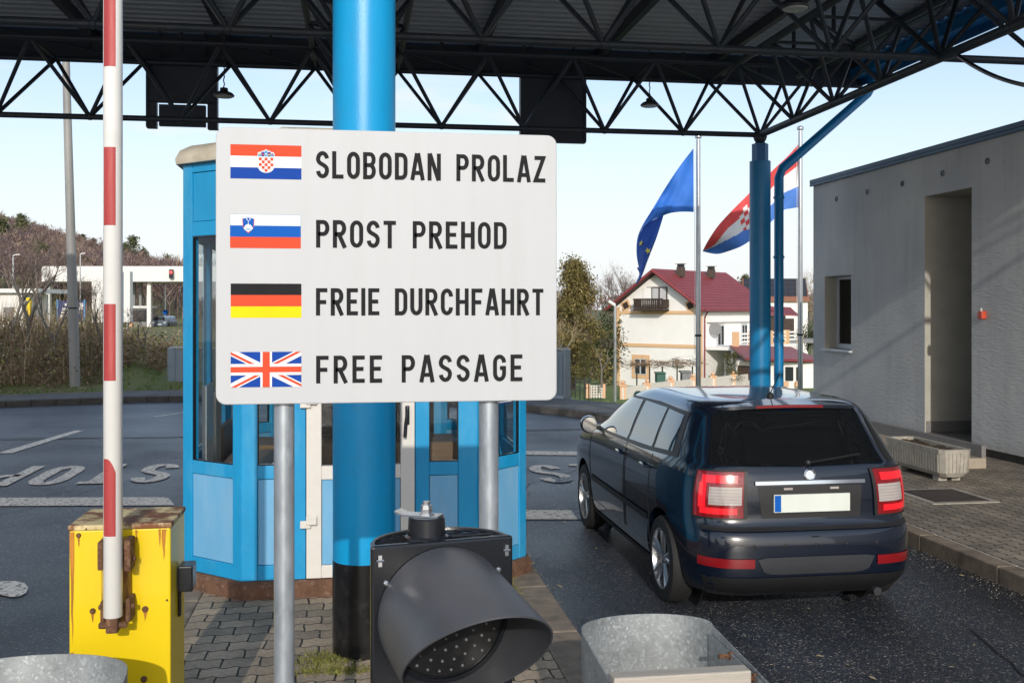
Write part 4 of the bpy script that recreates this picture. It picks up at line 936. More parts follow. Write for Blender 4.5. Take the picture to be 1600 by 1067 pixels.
for a in (35, 148): p = O+UZ*tcn.z+ux*(.150*math.cos(R(a)))+UZ*(.150*math.sin(R(a))); b.lathe(p, nf, [(.006,0),(.006,.004),(.003,.006)], 8)
b.build('screw', M['steel'], tlg)
MB().lathe(O+nf*(-.08), UZ, [(.05,KZ-.02),(.05,zb_+.02)], 20).build('post', M['plastic'], tlg, smooth=50)

# ------------------------------------------------------------------ the car
car = thing('car', (2.95, 8.25, 0), 'dark navy estate car driving away through the right lane', 'car')
CX0, CY0 = 2.95, 6.28
zs = [.17,.22,.30,.42,.52,.60,.655,.70,.80,.90,.97,1.02,1.06,1.14,1.22,1.30,1.355,1.395,1.42,1.432]
yr_ = [.16,.06,-.01,-.03,-.03,-.015,.035,.05,.055,.065,.08,.105,.14,.205,.27,.335,.385,.45,.58,.9]
yf_ = [3.85,3.90,3.94,3.96,3.97,3.97,3.95,3.92,3.82,3.62,3.25,2.98,2.88,2.72,2.55,2.36,2.20,2.03,1.85,1.5]
wd_ = [.74,.785,.81,.825,.828,.83,.832,.834,.832,.82,.805,.785,.765,.735,.70,.662,.63,.59,.52,.30]
def hs(xs_, ys_, x):                       # smooth interpolation
    i = int(np.clip(np.searchsorted(xs_, x)-1, 0, len(xs_)-2)); x0, x1 = xs_[i], xs_[i+1]; hh = x1-x0; t = (x-x0)/hh
    def sl(j):
        if j == 0: return (ys_[1]-ys_[0])/(xs_[1]-xs_[0])
        if j == len(xs_)-1: return (ys_[-1]-ys_[-2])/(xs_[-1]-xs_[-2])
        a = (ys_[j]-ys_[j-1])/(xs_[j]-xs_[j-1]); b = (ys_[j+1]-ys_[j])/(xs_[j+1]-xs_[j])
        return 0 if a*b <= 0 else 2*a*b/(a+b)
    return (2*t**3-3*t*t+1)*ys_[i]+(t**3-2*t*t+t)*hh*sl(i)+(-2*t**3+3*t*t)*ys_[i+1]+(t**3-t*t)*hh*sl(i+1)
def sect(z): return hs(zs, yr_, z), hs(zs, yf_, z), hs(zs, wd_, z)
NE = 6.5
def side_x(y, z):
    a, c, w0 = sect(z); t = (y-(a+c)/2)/((c-a)/2); t = max(-.9999, min(.9999, t)); return w0*(1-abs(t)**NE)**(1/NE)
def rear_y(x, z):
    a, c, w0 = sect(z); t = min(.9999, abs(x)/w0); return (a+c)/2-(c-a)/2*(1-t**NE)**(1/NE)
def front_y(x, z):
    a, c, w0 = sect(z); t = min(.9999, abs(x)/w0); return (a+c)/2+(c-a)/2*(1-t**NE)**(1/NE)
zl = []
for i in range(len(zs)-1): zl += [zs[i]+(zs[i+1]-zs[i])*k/3 for k in range(3)]
zl.append(zs[-1]); NP = 120; vs = []
for z in zl:
    a, c, w0 = sect(z)
    for i in range(NP):
        t = 2*math.pi*i/NP; cs, sn = math.cos(t), math.sin(t)
        ex = 2/NE; vs.append((CX0+w0*math.copysign(abs(cs)**ex, cs), CY0+(a+c)/2+(c-a)/2*math.copysign(abs(sn)**ex, sn), z))
fs = [(j*NP+i, j*NP+(i+1) % NP, (j+1)*NP+(i+1) % NP, (j+1)*NP+i) for j in range(len(zl)-1) for i in range(NP)]
fs += [tuple(range(NP))[::-1], tuple(range((len(zl)-1)*NP, len(zl)*NP))]
WH = [(.70, .302), (3.14, .302)]           # axle positions from the rear
bodym = MB().add(vs, fs); tmp = bodym.build('body', M['car'])
cut = MB()
for yy, rr_ in WH:
    for sx in (-1, 1): cut.lathe((CX0+sx*.60, CY0+yy, .31), (sx,0,0), [(.345,0),(.345,.5)], 40)
cutter = cut.build('cutter', M['trim'])
mod = tmp.modifiers.new('b', 'BOOLEAN'); mod.operation = 'DIFFERENCE'; mod.object = cutter; mod.solver = 'EXACT'
dg = bpy.context.evaluated_depsgraph_get(); me = bpy.data.meshes.new_from_object(tmp.evaluated_get(dg))
bpy.data.objects.remove(tmp); bpy.data.objects.remove(cutter)
me.polygons.foreach_set('use_smooth', [True]*len(me.polygons)); me.set_sharp_from_angle(angle=R(38))
for v in me.vertices: v.co -= Vector(car.location)
body = bpy.data.objects.new('body', me); COL.objects.link(body); body.parent = car; me.name = 'body'
ORG[body.name] = tuple(car.location)
def cpart(b, name, m, parent=None, smooth=45): return b.build(name, m, parent or car, smooth=smooth)
def side_patch(sx, top, bot, off, name, m, nu=24, nv=8, parent=None):   # top/bot: polylines of (y, z)
    def ev(pl, u):
        ts = np.cumsum([0]+[math.dist(pl[i], pl[i+1]) for i in range(len(pl)-1)]); ts = ts/ts[-1]
        return np.interp(u, ts, [p[0] for p in pl]), np.interp(u, ts, [p[1] for p in pl])
    def fn(u, v):
        a = ev(top, u); c = ev(bot, u); y = c[0]+(a[0]-c[0])*v; z = c[1]+(a[1]-c[1])*v
        return (CX0+sx*(side_x(y, z)+off), CY0+y, z)
    return cpart(MB().grid(fn, nu, nv, flip=(sx > 0) is False), name, m, parent)
def rear_patch(top, bot, off, name, m, nu=24, nv=8, parent=None):       # polylines of (x, z)
    def ev(pl, u):
        ts = np.cumsum([0]+[math.dist(pl[i], pl[i+1]) for i in range(len(pl)-1)]); ts = ts/ts[-1]
        return np.interp(u, ts, [p[0] for p in pl]), np.interp(u, ts, [p[1] for p in pl])
    def fn(u, v):
        a = ev(top, u); c = ev(bot, u); x = c[0]+(a[0]-c[0])*v; z = c[1]+(a[1]-c[1])*v
        return (CX0+x, CY0+rear_y(x, z)-off, z)
    return cpart(MB().grid(fn, nu, nv), name, m, parent)
for sx in (-1, 1):
    side_patch(sx, [(.62,1.335),(1.3,1.352),(2.12,1.335),(2.28,1.30)], [(.50,1.04),(1.3,1.0),(2.3,.985),(2.84,.985)], .003, 'pillar_trim', M['trim'])
    side_patch(sx, [(.68,1.31),(1.02,1.322)], [(.62,1.065),(1.0,1.045)], .006, 'side_window', M['sglass'])
    side_patch(sx, [(1.07,1.325),(1.64,1.328)], [(1.06,1.04),(1.66,1.022)], .006, 'side_window', M['sglass'])
    side_patch(sx, [(1.72,1.328),(2.08,1.318),(2.22,1.29)], [(1.72,1.02),(2.3,1.01),(2.74,1.01)], .006, 'side_window', M['sglass'])
    for y0, y1 in ((1.68, 2.86), (.98, 1.64)):
        g_ = MB()
        for (ya, za, yb2, zb2) in ((y0, .34, y0, 1.0), (y1, .34, y1, .95), (y0, .34, y1, .34)):
            pts = [(CX0+sx*(side_x(ya+(yb2-ya)*t/8, za+(zb2-za)*t/8)+.0005), CY0+ya+(yb2-ya)*t/8, za+(zb2-za)*t/8) for t in range(9)]; g_.path(pts, .004, 5)
        dr = cpart(g_, 'door_seam', M['trim'])
        yy = y0+.10; xx = side_x(yy, .90)
        hb = MB(); hb.path([(CX0+sx*(xx+.002), CY0+yy-.09, .905), (CX0+sx*(xx+.028), CY0+yy-.07, .907), (CX0+sx*(xx+.028), CY0+yy+.06, .907), (CX0+sx*(xx+.002), CY0+yy+.08, .905)], .012, 8); cpart(hb, 'door_handle', M['car'])
    side_patch(sx, [(.98,.56),(2.85,.56)], [(.98,.515),(2.85,.515)], .010, 'side_strip', M['trim'], 20, 3)
    side_patch(sx, [(1.06,.25),(2.80,.25)], [(1.06,.19),(2.80,.19)], .008, 'sill', M['trim'], 20, 2)
    mb_ = MB(); yy = 2.66; xx = side_x(yy, 1.0)
    mb_.lathe((CX0+sx*(xx+.115), CY0+yy-.045, 1.03), (0,1,0), [(.035,-.02),(.075,0),(.08,.03),(.06,.075),(.02,.095)], 16)
    mo = cpart(mb_, 'wing_mirror', M['car']); mo_b = MB(); mo_b.tube((CX0+sx*(xx-.01), CY0+yy, .985), (CX0+sx*(xx+.07), CY0+yy, 1.01), .018); cpart(mo_b, 'mirror_arm', M['trim'], mo)
    gl_ = MB().lathe((CX0+sx*(xx+.115), CY0+yy-.066, 1.03), (0,-1,0), [(.066,0),(.066,.003)], 16); cpart(gl_, 'mirror_glass', M['chrome'], mo)
    # tail lamp wraps round the corner
    def lamp_patch(s0, s1, za, zb2, off, name, m, parent=None, nu=18, nv=6, sh=0.0):
        def fn(u, v):
            z = za+(zb2-za)*v; a, c, w0 = sect(z); s = s0+(s1-s0)*u+sh*v
            t = R(-90+s); cs, sn = math.cos(t), math.sin(t); ex = 2/NE
            x = w0*abs(cs)**ex; y = (a+c)/2+(c-a)/2*math.copysign(abs(sn)**ex, sn)
            nn = Vector((x/w0, (y-(a+c)/2)/((c-a)/2)*1.2)); nn.normalize()
            return (CX0+sx*(x+nn.x*off), CY0+y+nn.y*off, z)
        return cpart(MB().grid(fn, nu, nv, flip=sx < 0), name, m, parent)
    lampo = lamp_patch(8, 43, .70, 1.0, .010, 'tail_light', M['tail'])
    lamp_patch(7.2, 44, .693, .703, .013, 'lamp_rim', M['trim'], lampo, nv=1); lamp_patch(7.2, 44, .997, 1.008, .013, 'lamp_rim', M['trim'], lampo, nv=1)
    lamp_patch(7.0, 8.3, .70, 1.0, .013, 'lamp_rim', M['trim'], lampo, 2); lamp_patch(42.8, 44.2, .70, 1.0, .013, 'lamp_rim', M['trim'], lampo, 2)
    lamp_patch(11, 37, .925, .975, .015, 'light_element', M['taillit'], lampo, nv=2); lamp_patch(11, 37, .725, .765, .015, 'light_element', M['taillit'], lampo, nv=2); lamp_patch(32, 38.5, .765, .925, .015, 'light_element', M['taillit'], lampo, 4, 4)
    lamp_patch(9, 29.5, .785, .90, .0145, 'clear_lens', M['tailw'], lampo)
    for k in range(5): lamp_patch(9, 29.5, .80+k*.02, .804+k*.02, .0158, 'lens_rib', M['tailrib'], lampo, nv=1)
    fl = MB(); p = [(.30,.935),(.55,.93),(.80,.95)]
    hx = MB().grid(lambda u, v: (CX0+sx*(.40+.32*u), CY0+front_y(.40+.32*u, .72+.14*v)+.006, .72+.14*v), 8, 4, flip=sx > 0); cpart(hx, 'headlight', M['lens'])
    x0_, x1_ = (.42, .74); rp_ = [(sx*x0_, .455), (sx*x1_, .455)]; rq_ = [(sx*x0_, .395), (sx*x1_, .395)]
    if sx > 0: rear_patch(rp_, rq_, .010, 'reflector', M['refl'], 10, 3)
    else: rear_patch(rp_[::-1], rq_[::-1], .010, 'reflector', M['refl'], 10, 3)
rear_patch([(-.535,1.37),(0,1.385),(.535,1.37)], [(-.655,1.035),(0,1.02),(.655,1.035)], .004, 'rear_window', M['cglass'])
sp = MB()
def spf(u, v):
    x = -.55+1.1*u; return (CX0+x, CY0+rear_y(x, 1.40)+.12-.20*v, 1.422-.022*v-.02*(x/.55)**2)
sp.grid(spf, 20, 4); sp.grid(lambda u, v: tuple(Vector(spf(u, v))-Vector((0, 0, .022))), 20, 4, flip=True)
sp.grid(lambda u, v: tuple(Vector(spf(u, 1))-Vector((0, 0, .022*v))), 20, 1, flip=False)
spo = cpart(sp, 'spoiler', M['car'])
b = MB(); b.grid(lambda u, v: tuple(Vector(spf(.28+.44*u, 1))+Vector((0, -.002, -.002-.018*v))), 12, 1, flip=True); cpart(b, 'brake_light', M['refl'], spo)
def rline(pts, r_, off=.001): return [(CX0+x, CY0+rear_y(x, z)-off, z) for x, z in pts]
b = MB(); b.path(rline([(-.66,1.0),(-.62,.70),(-.58,.665),(0,.655),(.58,.665),(.62,.70),(.66,1.0)], 0), .004, 5); cpart(b, 'tailgate_seam', M['trim'])
rear_patch([(-.36,.90),(.36,.90)], [(-.34,.695),(.34,.695)], .002, 'plate_recess', M['trim'])
b = MB(); yy = rear_y(0, .80)+CY0-.022; b.box((CX0-.262, yy, .735), (CX0+.262, yy+.016, .85)); pl_ = cpart(b, 'number_plate', M['plate'], smooth=None)
b = MB(); b.box((CX0-.258, yy-.0015, .739), (CX0-.215, yy-.0003, .846)); cpart(b, 'blue_band', M['s_blue2'], pl_, None)
rear_patch([(-.38,.935),(.38,.935)], [(-.38,.912),(.38,.912)], .014, 'plate_garnish', M['chrome'], 12, 2)
b = MB(); b.lathe((CX0, CY0+rear_y(0,.965)-.002, .968), (0,-1,.15), [(.042,0),(.042,.008),(.036,.012),(.03,.008),(.03,.004)], 28); cpart(b, 'badge', M['chrome'])
rear_patch([(-.40,.45),(-.34,.462),(.34,.462),(.40,.45)], [(-.36,.37),(-.30,.35),(.30,.35),(.36,.37)], .009, 'bumper_insert', M['silver'], 14, 4)
rear_patch([(-.78,.33),(.78,.33)], [(-.72,.19),(.72,.19)], .006, 'lower_bumper', M['trim'], 24, 4)
rear_patch([(-.72,.655),(0,.645),(.72,.655)], [(-.72,.625),(.72,.625)], .012, 'bumper_top', M['trim'], 24, 3)
b = MB(); b.tube((CX0+.0, CY0+rear_y(0,1.04)-.03, 1.045), (CX0+.38, CY0+rear_y(.38,1.08)-.03, 1.09), .009, n=6); b.lathe((CX0, CY0+rear_y(0,1.035)-.0, 1.04), (0,-1,.3), [(.025,0),(.022,.03),(.01,.04)], 12); cpart(b, 'rear_wiper', M['trim'])
b = MB(); b.lathe((CX0, CY0+.72, 1.42), (0,0,1), [(.03,0),(.02,.03),(.006,.04)], 12); b.tube((CX0, CY0+.72, 1.45), (CX0, CY0+.56, 1.60), .004, n=6); cpart(b, 'antenna', M['trim'])
b = MB().grid(lambda u, v: (CX0+(-.62+1.24*u)*(1-.12*v), CY0+front_y((-.62+1.24*u)*(1-.12*v), 1.02+.31*v)+.004, 1.02+.31*v), 20, 10, flip=True); cpart(b, 'windscreen', M['cglass'])
for sx in (-1, 1):
    b = MB(); b.box((CX0+sx*.16-.03, rear_y(.16,.88)+CY0-.018, .878), (CX0+sx*.16+.03, rear_y(.16,.88)+CY0-.003, .892)); cpart(b, 'plate_lamp', M['tailw'], smooth=None)
pts = [(CX0+side_x(.62+.14*math.cos(a), .86+.08*math.sin(a))+.001, CY0+.62+.09*math.cos(a), .86+.09*math.sin(a)) for a in [2*math.pi*k/20 for k in range(21)]]
b = MB(); b.path(pts, .003, 5); cpart(b, 'fuel_flap', M['trim'])
b = MB(); b.path(rline([(-.79,.60),(-.70,.592),(0,.585),(.70,.592),(.79,.60)], 0, .002), .004, 5); cpart(b, 'bumper_seam', M['trim'])
for x_ in (-.42, -.21, 0, .21, .42):
    b = MB(); b.lathe((CX0+x_, CY0+rear_y(x_,.52)-.0005, .535), (0,-1,0), [(.011,0),(.011,.004),(.006,.005)], 10); cpart(b, 'parking_sensor', M['trim'])
b = MB(); b.tube((CX0+.45, CY0+.25, .2), (CX0+.45, CY0+.02, .2), .028); cpart(b, 'exhaust', M['silver'])
for sx in (-1, 1):
    for yy, r_ in WH:
        c = Vector((CX0+sx*.665, CY0+yy, r_)); axv = Vector((sx, 0, 0))
        wh = MB().lathe(c, axv, [(.20,.0),(.285,.0),(.300,.03),(.302,.08),(.300,.13),(.285,.155),(.215,.16),(.205,.14),(.205,.02)], 40); wo = cpart(wh, 'wheel', M['tyre'])
        rm = MB().lathe(c, axv, [(.204,.03),(.212,.15),(.212,.158),(.200,.158),(.190,.12),(.188,.05)], 40)
        rm.lathe(c, axv, [(.05,.10),(.055,.135),(.03,.145),(.01,.146)], 20)
        for k in range(5):
            a = 2*math.pi*k/5+.4
            for da in (-.16, .16):
                d0 = Vector((0, math.cos(a+da*.6), math.sin(a+da*.6))); d1 = Vector((0, math.cos(a+da), math.sin(a+da)))
                rm.tube(c+axv*.128+d0*.045, c+axv*.14+d1*.2, .022, .019, n=8)
        cpart(rm, 'rim', M['alloy'], wo); cpart(MB().lathe(c, axv, [(.187,.045),(.187,.055)], 32), 'brake_disc', M['trim'], wo)
        MBl = MB().lathe((CX0+sx*.605, CY0+yy, .31), (sx,0,0), [(.34,0),(.34,.012)], 32); cpart(MBl, 'wheel_arch', M['trim'])

# ------------------------------------------------------------------ grey building on the right
WX = 8.15
gb = thing('office_building', (WX+3, 12, KZ), 'low grey rendered office with a deep doorway on the right', 'building')
ZT2 = 4.30; yA, yB = -4.0, 17.4; dy0, dy1 = 12.61, 13.75; dz0, dz1 = .27, 3.68; wy0, wy1, wz0, wz1 = 15.98, 16.95, 1.36, 2.62
b = MB()
def wallq(y0, y1, z0, z1): b.add([(WX,y0,z0),(WX,y0,z1),(WX,y1,z1),(WX,y1,z0)], [(0,1,2,3)])
wallq(yA, dy0, KZ+.1, ZT2); wallq(dy0, dy1, dz1, ZT2); wallq(dy0, dy1, KZ+.1, dz0); wallq(dy1, wy0, KZ+.1, ZT2); wallq(wy0, wy1, wz1, ZT2); wallq(wy0, wy1, KZ+.1, wz0); wallq(wy1, yB, KZ+.1, ZT2)
b.add([(WX,yB,KZ+.1),(WX,yB,ZT2),(14,yB,ZT2),(14,yB,KZ+.1)], [(0,1,2,3)]); b.add([(WX,yA,KZ+.1),(14,yA,KZ+.1),(14,yA,ZT2),(WX,yA,ZT2)], [(0,1,2,3)])
b.add([(14,yA,0),(14,yB,0),(14,yB,ZT2),(14,yA,ZT2)], [(0,1,2,3)])
wall = b.build('wall', M['stucco'], gb)
MB().box((WX+.03,yA,KZ-.1),(WX+.2,yB-.03,KZ+.099)).build('plinth', M['kerb_far'], gb)
MB().box((WX-.05,yA-.05,ZT2),(14.05,yB+.05,ZT2+.07)).box((WX-.05,yA-.05,ZT2-.05),(WX-.02,yB+.05,ZT2-.0005)).build('coping', M['coping'], gb, bevel=.006)
b = MB(); xd = WX+1.15
b.add([(WX,dy1,dz0),(WX,dy1,dz1),(xd,dy1,dz1),(xd,dy1,dz0)], [(0,1,2,3)]); b.add([(WX,dy0,dz0),(xd,dy0,dz0),(xd,dy0,dz1),(WX,dy0,dz1)], [(0,1,2,3)])
b.add([(WX,dy0,dz1),(xd,dy0,dz1),(xd,dy1,dz1),(WX,dy1,dz1)], [(0,1,2,3)])
b.build('door_recess', M['jamb'], gb)
MB().box((WX-.0,dy0,dz0-.1),(xd,dy1,dz0+.0)).build('threshold', M['tile'], gb)
MB().box((WX+.02,dy1-.012,dz0+.001),(xd,dy1-.001,dz0+.16)).build('skirting', M['tile'], gb)
dr = MB().box((xd-.06,dy0+.002,dz0+.002),(xd-.01,dy1-.002,dz1-.002)).build('door', M['wood'], gb)
MB().lathe((xd-.065,dy0+.1,1.45),(-1,0,0),[(.02,0),(.02,.05),(.03,.051),(.02,.08)],10).build('handle', M['steel'], dr)
b = MB(); xw = WX+.27
for (p, q) in (((WX,wy1,wz0),(xw,wy1,wz1)),): b.add([(WX,wy1,wz0),(WX,wy1,wz1),(xw,wy1,wz1),(xw,wy1,wz0)], [(0,1,2,3)])
b.add([(WX,wy0,wz0),(xw,wy0,wz0),(xw,wy0,wz1),(WX,wy0,wz1)], [(0,1,2,3)]); b.add([(WX,wy0,wz1),(xw,wy0,wz1),(xw,wy1,wz1),(WX,wy1,wz1)], [(0,1,2,3)])
b.build('window_reveal', M['jamb'], gb)
b = MB()
for y0, y1, z0_, z1_ in ((wy0,wy0+.06,wz0,wz1),(wy1-.06,wy1,wz0,wz1),(wy0+.06,wy1-.06,wz0,wz0+.09),(wy0+.06,wy1-.06,wz1-.06,wz1)): b.box((xw-.05,y0+.002,z0_+.002),(xw+.01,y1-.002,z1_-.002))
win = b.build('window', M['frame'], gb, bevel=.005)
MB().box((xw-.02,wy0+.06,wz0+.09),(xw-.012,wy1-.06,wz1-.06)).build('pane', M['dglass'], win)
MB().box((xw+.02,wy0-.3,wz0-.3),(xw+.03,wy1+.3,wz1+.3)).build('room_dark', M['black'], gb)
MB().box((WX-.06,wy0-.04,wz0-.035),(xw-.051,wy1+.03,wz0-.003)).build('window_sill', M['frame'], gb, bevel=.004)
for px, py in ((1307,311),(1355,300),(1410,287),(1473,271),(1543,252)):
    p = PX(px, py, WX); s_ = .04*(1+(px-1307)/700)
    MB().lathe((WX+.002,p.y,p.z),(-1,0,0),[(.045,0),(.045,.012),(.028,.014),(.026,.006)],16).build('wall_vent', M['black'], gb, smooth=40)
al = PX(1538, 492, WX)
t = thing('alarm_box', (WX, al.y, al.z), 'small orange red alarm box on the grey wall right of the doorway', 'alarm')
MB().box((WX-.07,al.y-.05,al.z-.055),(WX-.001,al.y+.05,al.z+.05)).build('case', M['alarm'], t, bevel=.012)
MB().lathe((WX-.045,al.y,al.z+.05),(0,0,1),[(.018,0),(.014,.03),(.004,.045)],10).build('beacon', M['lens'], t)
st = thing('doorstep', (7.7, 13, KZ), 'two tiled steps before the doorway of the grey building', 'steps')
MB().box((7.0,11.4,KZ-.02),(7.56,15.2,.25)).build('lower_step', M['tile2'], st, bevel=.004)
b = MB()
for k in range(9): b.box((7.50,11.402+k*.42,.2503),(7.558,11.402+k*.42+.415,.40))
b.build('upstand', M['tile'], st, bevel=.003)
MB().box((7.5605,12.45,KZ-.02),(WX-.001,15.2,.262)).build('landing', M['tile'], st)
pt_ = thing('planter', (6.6, 11.1, KZ), 'ribbed concrete trough planter with bare soil by the doorsteps', 'planter')
b = MB(); X0, X1, Y0, Y1 = 6.42, 6.80, 10.5, 11.75; nr = 26
def plan(z, k, g_):
    o = []; ins = k
    def edge(a, c, n, nx, ny):
        for i in range(n):
            for q, dd in ((.0, 0), (.55, 0), (.62, g_), (.93, g_)):
                t = (i+q)/n; o.append((a[0]+(c[0]-a[0])*t-nx*dd, a[1]+(c[1]-a[1])*t-ny*dd, z))
    x0, x1, y0, y1 = X0+ins, X1-ins, Y0+ins, Y1-ins; cq = .05
    edge((x0+cq,y0),(x1-cq,y0),6,0,-1); edge((x1,y0+cq),(x1,y1-cq),20,1,0); edge((x1-cq,y1),(x0+cq,y1),6,0,1); edge((x0,y1-cq),(x0,y0+cq),20,-1,0)
    return o
lv = [(KZ+.05,.05,0),(KZ+.10,.012,0),(KZ+.101,.012,.009),(KZ+.31,0,.009),(KZ+.311,0,0),(KZ+.36,-.004,0),(KZ+.36,.045,0),(KZ+.29,.05,0)]
rings = [plan(*l_) for l_ in lv]; n = len(rings[0]); vs = [p for r_ in rings for p in r_]
b.add(vs, [(j*n+i, j*n+(i+1) % n, (j+1)*n+(i+1) % n, (j+1)*n+i) for j in range(len(rings)-1) for i in range(n)]+[tuple(range(n))[::-1]])
b.build('trough', M['conc'], pt_)
MB().grid(lambda u, v: (X0+.05+(X1-X0-.1)*u, Y0+.05+(Y1-Y0-.1)*v, KZ+.315+.025*math.sin(9*u+2)*math.sin(13*v)+random.uniform(-.008, .02)), 10, 26).build('soil', M['soil'], pt_)
for x in (X0+.06, X1-.16):
    for y in (Y0+.15, Y1-.3): MB().box((x, y, KZ-.01), (x+.1, y+.12, KZ+.06)).build('foot', M['conc'], pt_)
for pts, nm, m, dz in (([(1447,783),(1532,782),(1497,767),(1425,767)], 'manhole_cover', M['iron'], .006),):
    q = [P(x, y, (CAMH-KZ)*F/(y-HZ)) for x, y in pts]
    t = thing(nm, (sum(p.x for p in q)/4, sum(p.y for p in q)/4, KZ), 'dark rectangular iron cover set in the paving before the planter', 'manhole cover')
    cxm = sum(p.x for p in q)/4; cym = sum(p.y for p in q)/4
    MB().box((cxm-.36,cym-.40,KZ-.01),(cxm+.36,cym+.40,KZ+.004)).build('surround', M['conc'], t); b = MB().box((cxm-.29,cym-.33,KZ),(cxm+.29,cym+.33,KZ+.009))
    for k in range(8): b.box((cxm-.27,cym-.31+k*.08,KZ+.0092),(cxm+.27,cym-.27+k*.08,KZ+.013))
    b.build('lid', m, t)

# ------------------------------------------------------------------ flagpoles and flags
def pole(px, pyt, D, label):
    p = P(px, pyt, D); zb2 = -1.2
    t = thing('flagpole', (p.x, p.y, zb2), label, 'flagpole', 'flagpoles beyond the road')
    MB().lathe((p.x,p.y,0),(0,0,1),[(.062,zb2),(.058,2.5),(.05,p.z-.1)],20).build('mast', M['alloy'], t, smooth=50)
    MB().lathe((p.x,p.y,p.z-.1),(0,0,1),[(.03,0),(.03,.03),(.075,.035),(.085,.07),(.07,.11),(.02,.135)],18).build('finial', M['alloy'], t, smooth=50)
    b = MB(); b.tube((p.x-.085,p.y,1.0),(p.x-.085,p.y,p.z-.15),.006,n=5); b.build('halyard', M['white'], t)
    b = MB(); b.lathe((p.x,p.y,1.4),(0,0,1),[(.06,0),(.075,.004),(.075,.05),(.06,.054)],16); b.build('joint_ring', M['lamp'], t)
    return p
PD = 24.
pole(1091, 212, PD, 'steel flagpole flying the star blue flag, left of the far blue column')
pole(1250.5, 199, PD+.6, 'steel flagpole flying the red white blue flag, between far column and building')
def ed(pl, D, u):
    pl = np.array(pl, float); ts = np.cumsum(np.r_[0, np.hypot(*np.diff(pl, axis=0).T)]); ts /= ts[-1]
    return np.interp(u, ts, pl[:, 0]), np.interp(u, ts, pl[:, 1])
def smoothpl(pl, k=8): return catmull(pl, k)
def star5(b, c, e1, e2, nrm, r_, m):
    pts = [c+e1*(rr*math.sin(a))+e2*(rr*math.cos(a))+nrm for a, rr in ((math.pi*k/5, r_ if k % 2 == 0 else r_*.4) for k in range(10))]
    b.add([c+nrm]+pts, [(0, 1+k, 1+(k+1) % 10) for k in range(10)], m)
top = smoothpl([(1083.5,232),(1062,260),(1040,293),(1020,326),(1004,352),(996,372),(994.5,396),(998,418)])
bot = smoothpl([(1084,331.5),(1066,331),(1048,333),(1034,338),(1020,344),(1008,353),(999,365),(995.5,384)])
b = MB(); NU = 44
def euf(u, v):
    a = ed(top, 0, u); c = ed(bot, 0, u); f_ = u**.8
    return P(a[0]+(c[0]-a[0])*v, a[1]+(c[1]-a[1])*v, PD+.02 - .25*math.sin(3.0*u*math.pi+1.2*v)*f_*.6 - .35*u + .10*math.sin(5*v+2*u)*(.3+u) + .035*math.sin(17*u+6*v) + .02*math.sin(9*v-23*u))
b.grid(euf, NU, 18, 0)
lf = smoothpl([(1010,349),(999,366),(995,386),(996,404),(998,419),(994.5,418),(999,428),(993,443)]); rt = smoothpl([(1037,336),(1031,356),(1025,374),(1018,392),(1011,410),(1006,424),(1001,436),(996,443)])
def flap(u, v):
    a = ed(lf, 0, v); c = ed(rt, 0, v)
    return P(a[0]+(c[0]-a[0])*u, a[1]+(c[1]-a[1])*u, PD+.08-.30*v+.14*math.sin(4*u+3*v)-.12*math.sin(math.pi*u))
b.grid(flap, 14, 26, 1)
for u, v in ((.28,.36),(.70,.50)):
    c = Vector(flap(u, v)); e1 = (Vector(flap(u+.06, v))-c).normalized(); e2 = (Vector(flap(u, v-.04))-c); e2 = (e2-e1*e2.dot(e1)).normalized(); nr_ = e1.cross(e2)
    if nr_.y > 0: nr_ = -nr_
    star5(b, c, e1, e2, nr_*.04, .085, 2)
o = b.build('flag', [M['eu'], M['eud'], M['gold']], smooth=70); tag(o, 'blue flag with gold stars hanging folded from its pole', 'flag', 'flags on the poles')
top = smoothpl([(1249,224),(1232,243),(1212,262),(1188,285),(1165,308),(1142,331),(1122,353),(1107,375),(1098,392)])
bot = smoothpl([(1249,324),(1236,326),(1222,330),(1200,352),(1180,370),(1160,384),(1140,392),(1120,397),(1098,393)])
b = MB(); NU, NV = 96, 45
def crf(u, v):
    a = ed(top, 0, u); c = ed(bot, 0, u)
    return P(a[0]+(c[0]-a[0])*v, a[1]+(c[1]-a[1])*v, PD+.62+.16*math.sin(6.5*u+1.5*v)*(u**.6)-.3*u+.07*math.sin(11*u-2*v)*u+.03*math.sin(19*u+5*v)+.02*math.sin(8*v-27*u))
vs = [crf(i/NU, j/NV) for j in range(NV+1) for i in range(NU+1)]
for j in range(NV):
    for i in range(NU):
        u, v = (i+.5)/NU, (j+.5)/NV; q = j*(NU+1)+i
        m = 0 if v < 1/3+.22*smooth(.70, .92, u) else (1 if v < 2/3-.08*smooth(.6, .95, u) else 2)
        su, sv = (u-.50)/.20, (v-.46)/.56
        if abs(su-.5+.5) < .5 and abs(sv) < .5 and not (sv > .25 and (abs(su)/.5)**2+((sv-.25)/.25)**2 > 1):
            m = 0 if (int((su+.5)*5)+int((sv+.5)*5)) % 2 == 0 else 1
        b.add([vs[q], vs[q+1], vs[q+NU+2], vs[q+NU+1]], [(0,1,2,3)], m)
me_o = b.build('flag', [M['f_red'], M['f_white'], M['f_blue']])
bmm = bmesh.new(); bmm.from_mesh(me_o.data); bmesh.ops.remove_doubles(bmm, verts=bmm.verts, dist=1e-5)
for fc in bmm.faces: fc.smooth = True
bmm.to_mesh(me_o.data); bmm.free()
tag(me_o, 'red white and blue flag with a chequered shield flying from its pole', 'flag', 'flags on the poles')

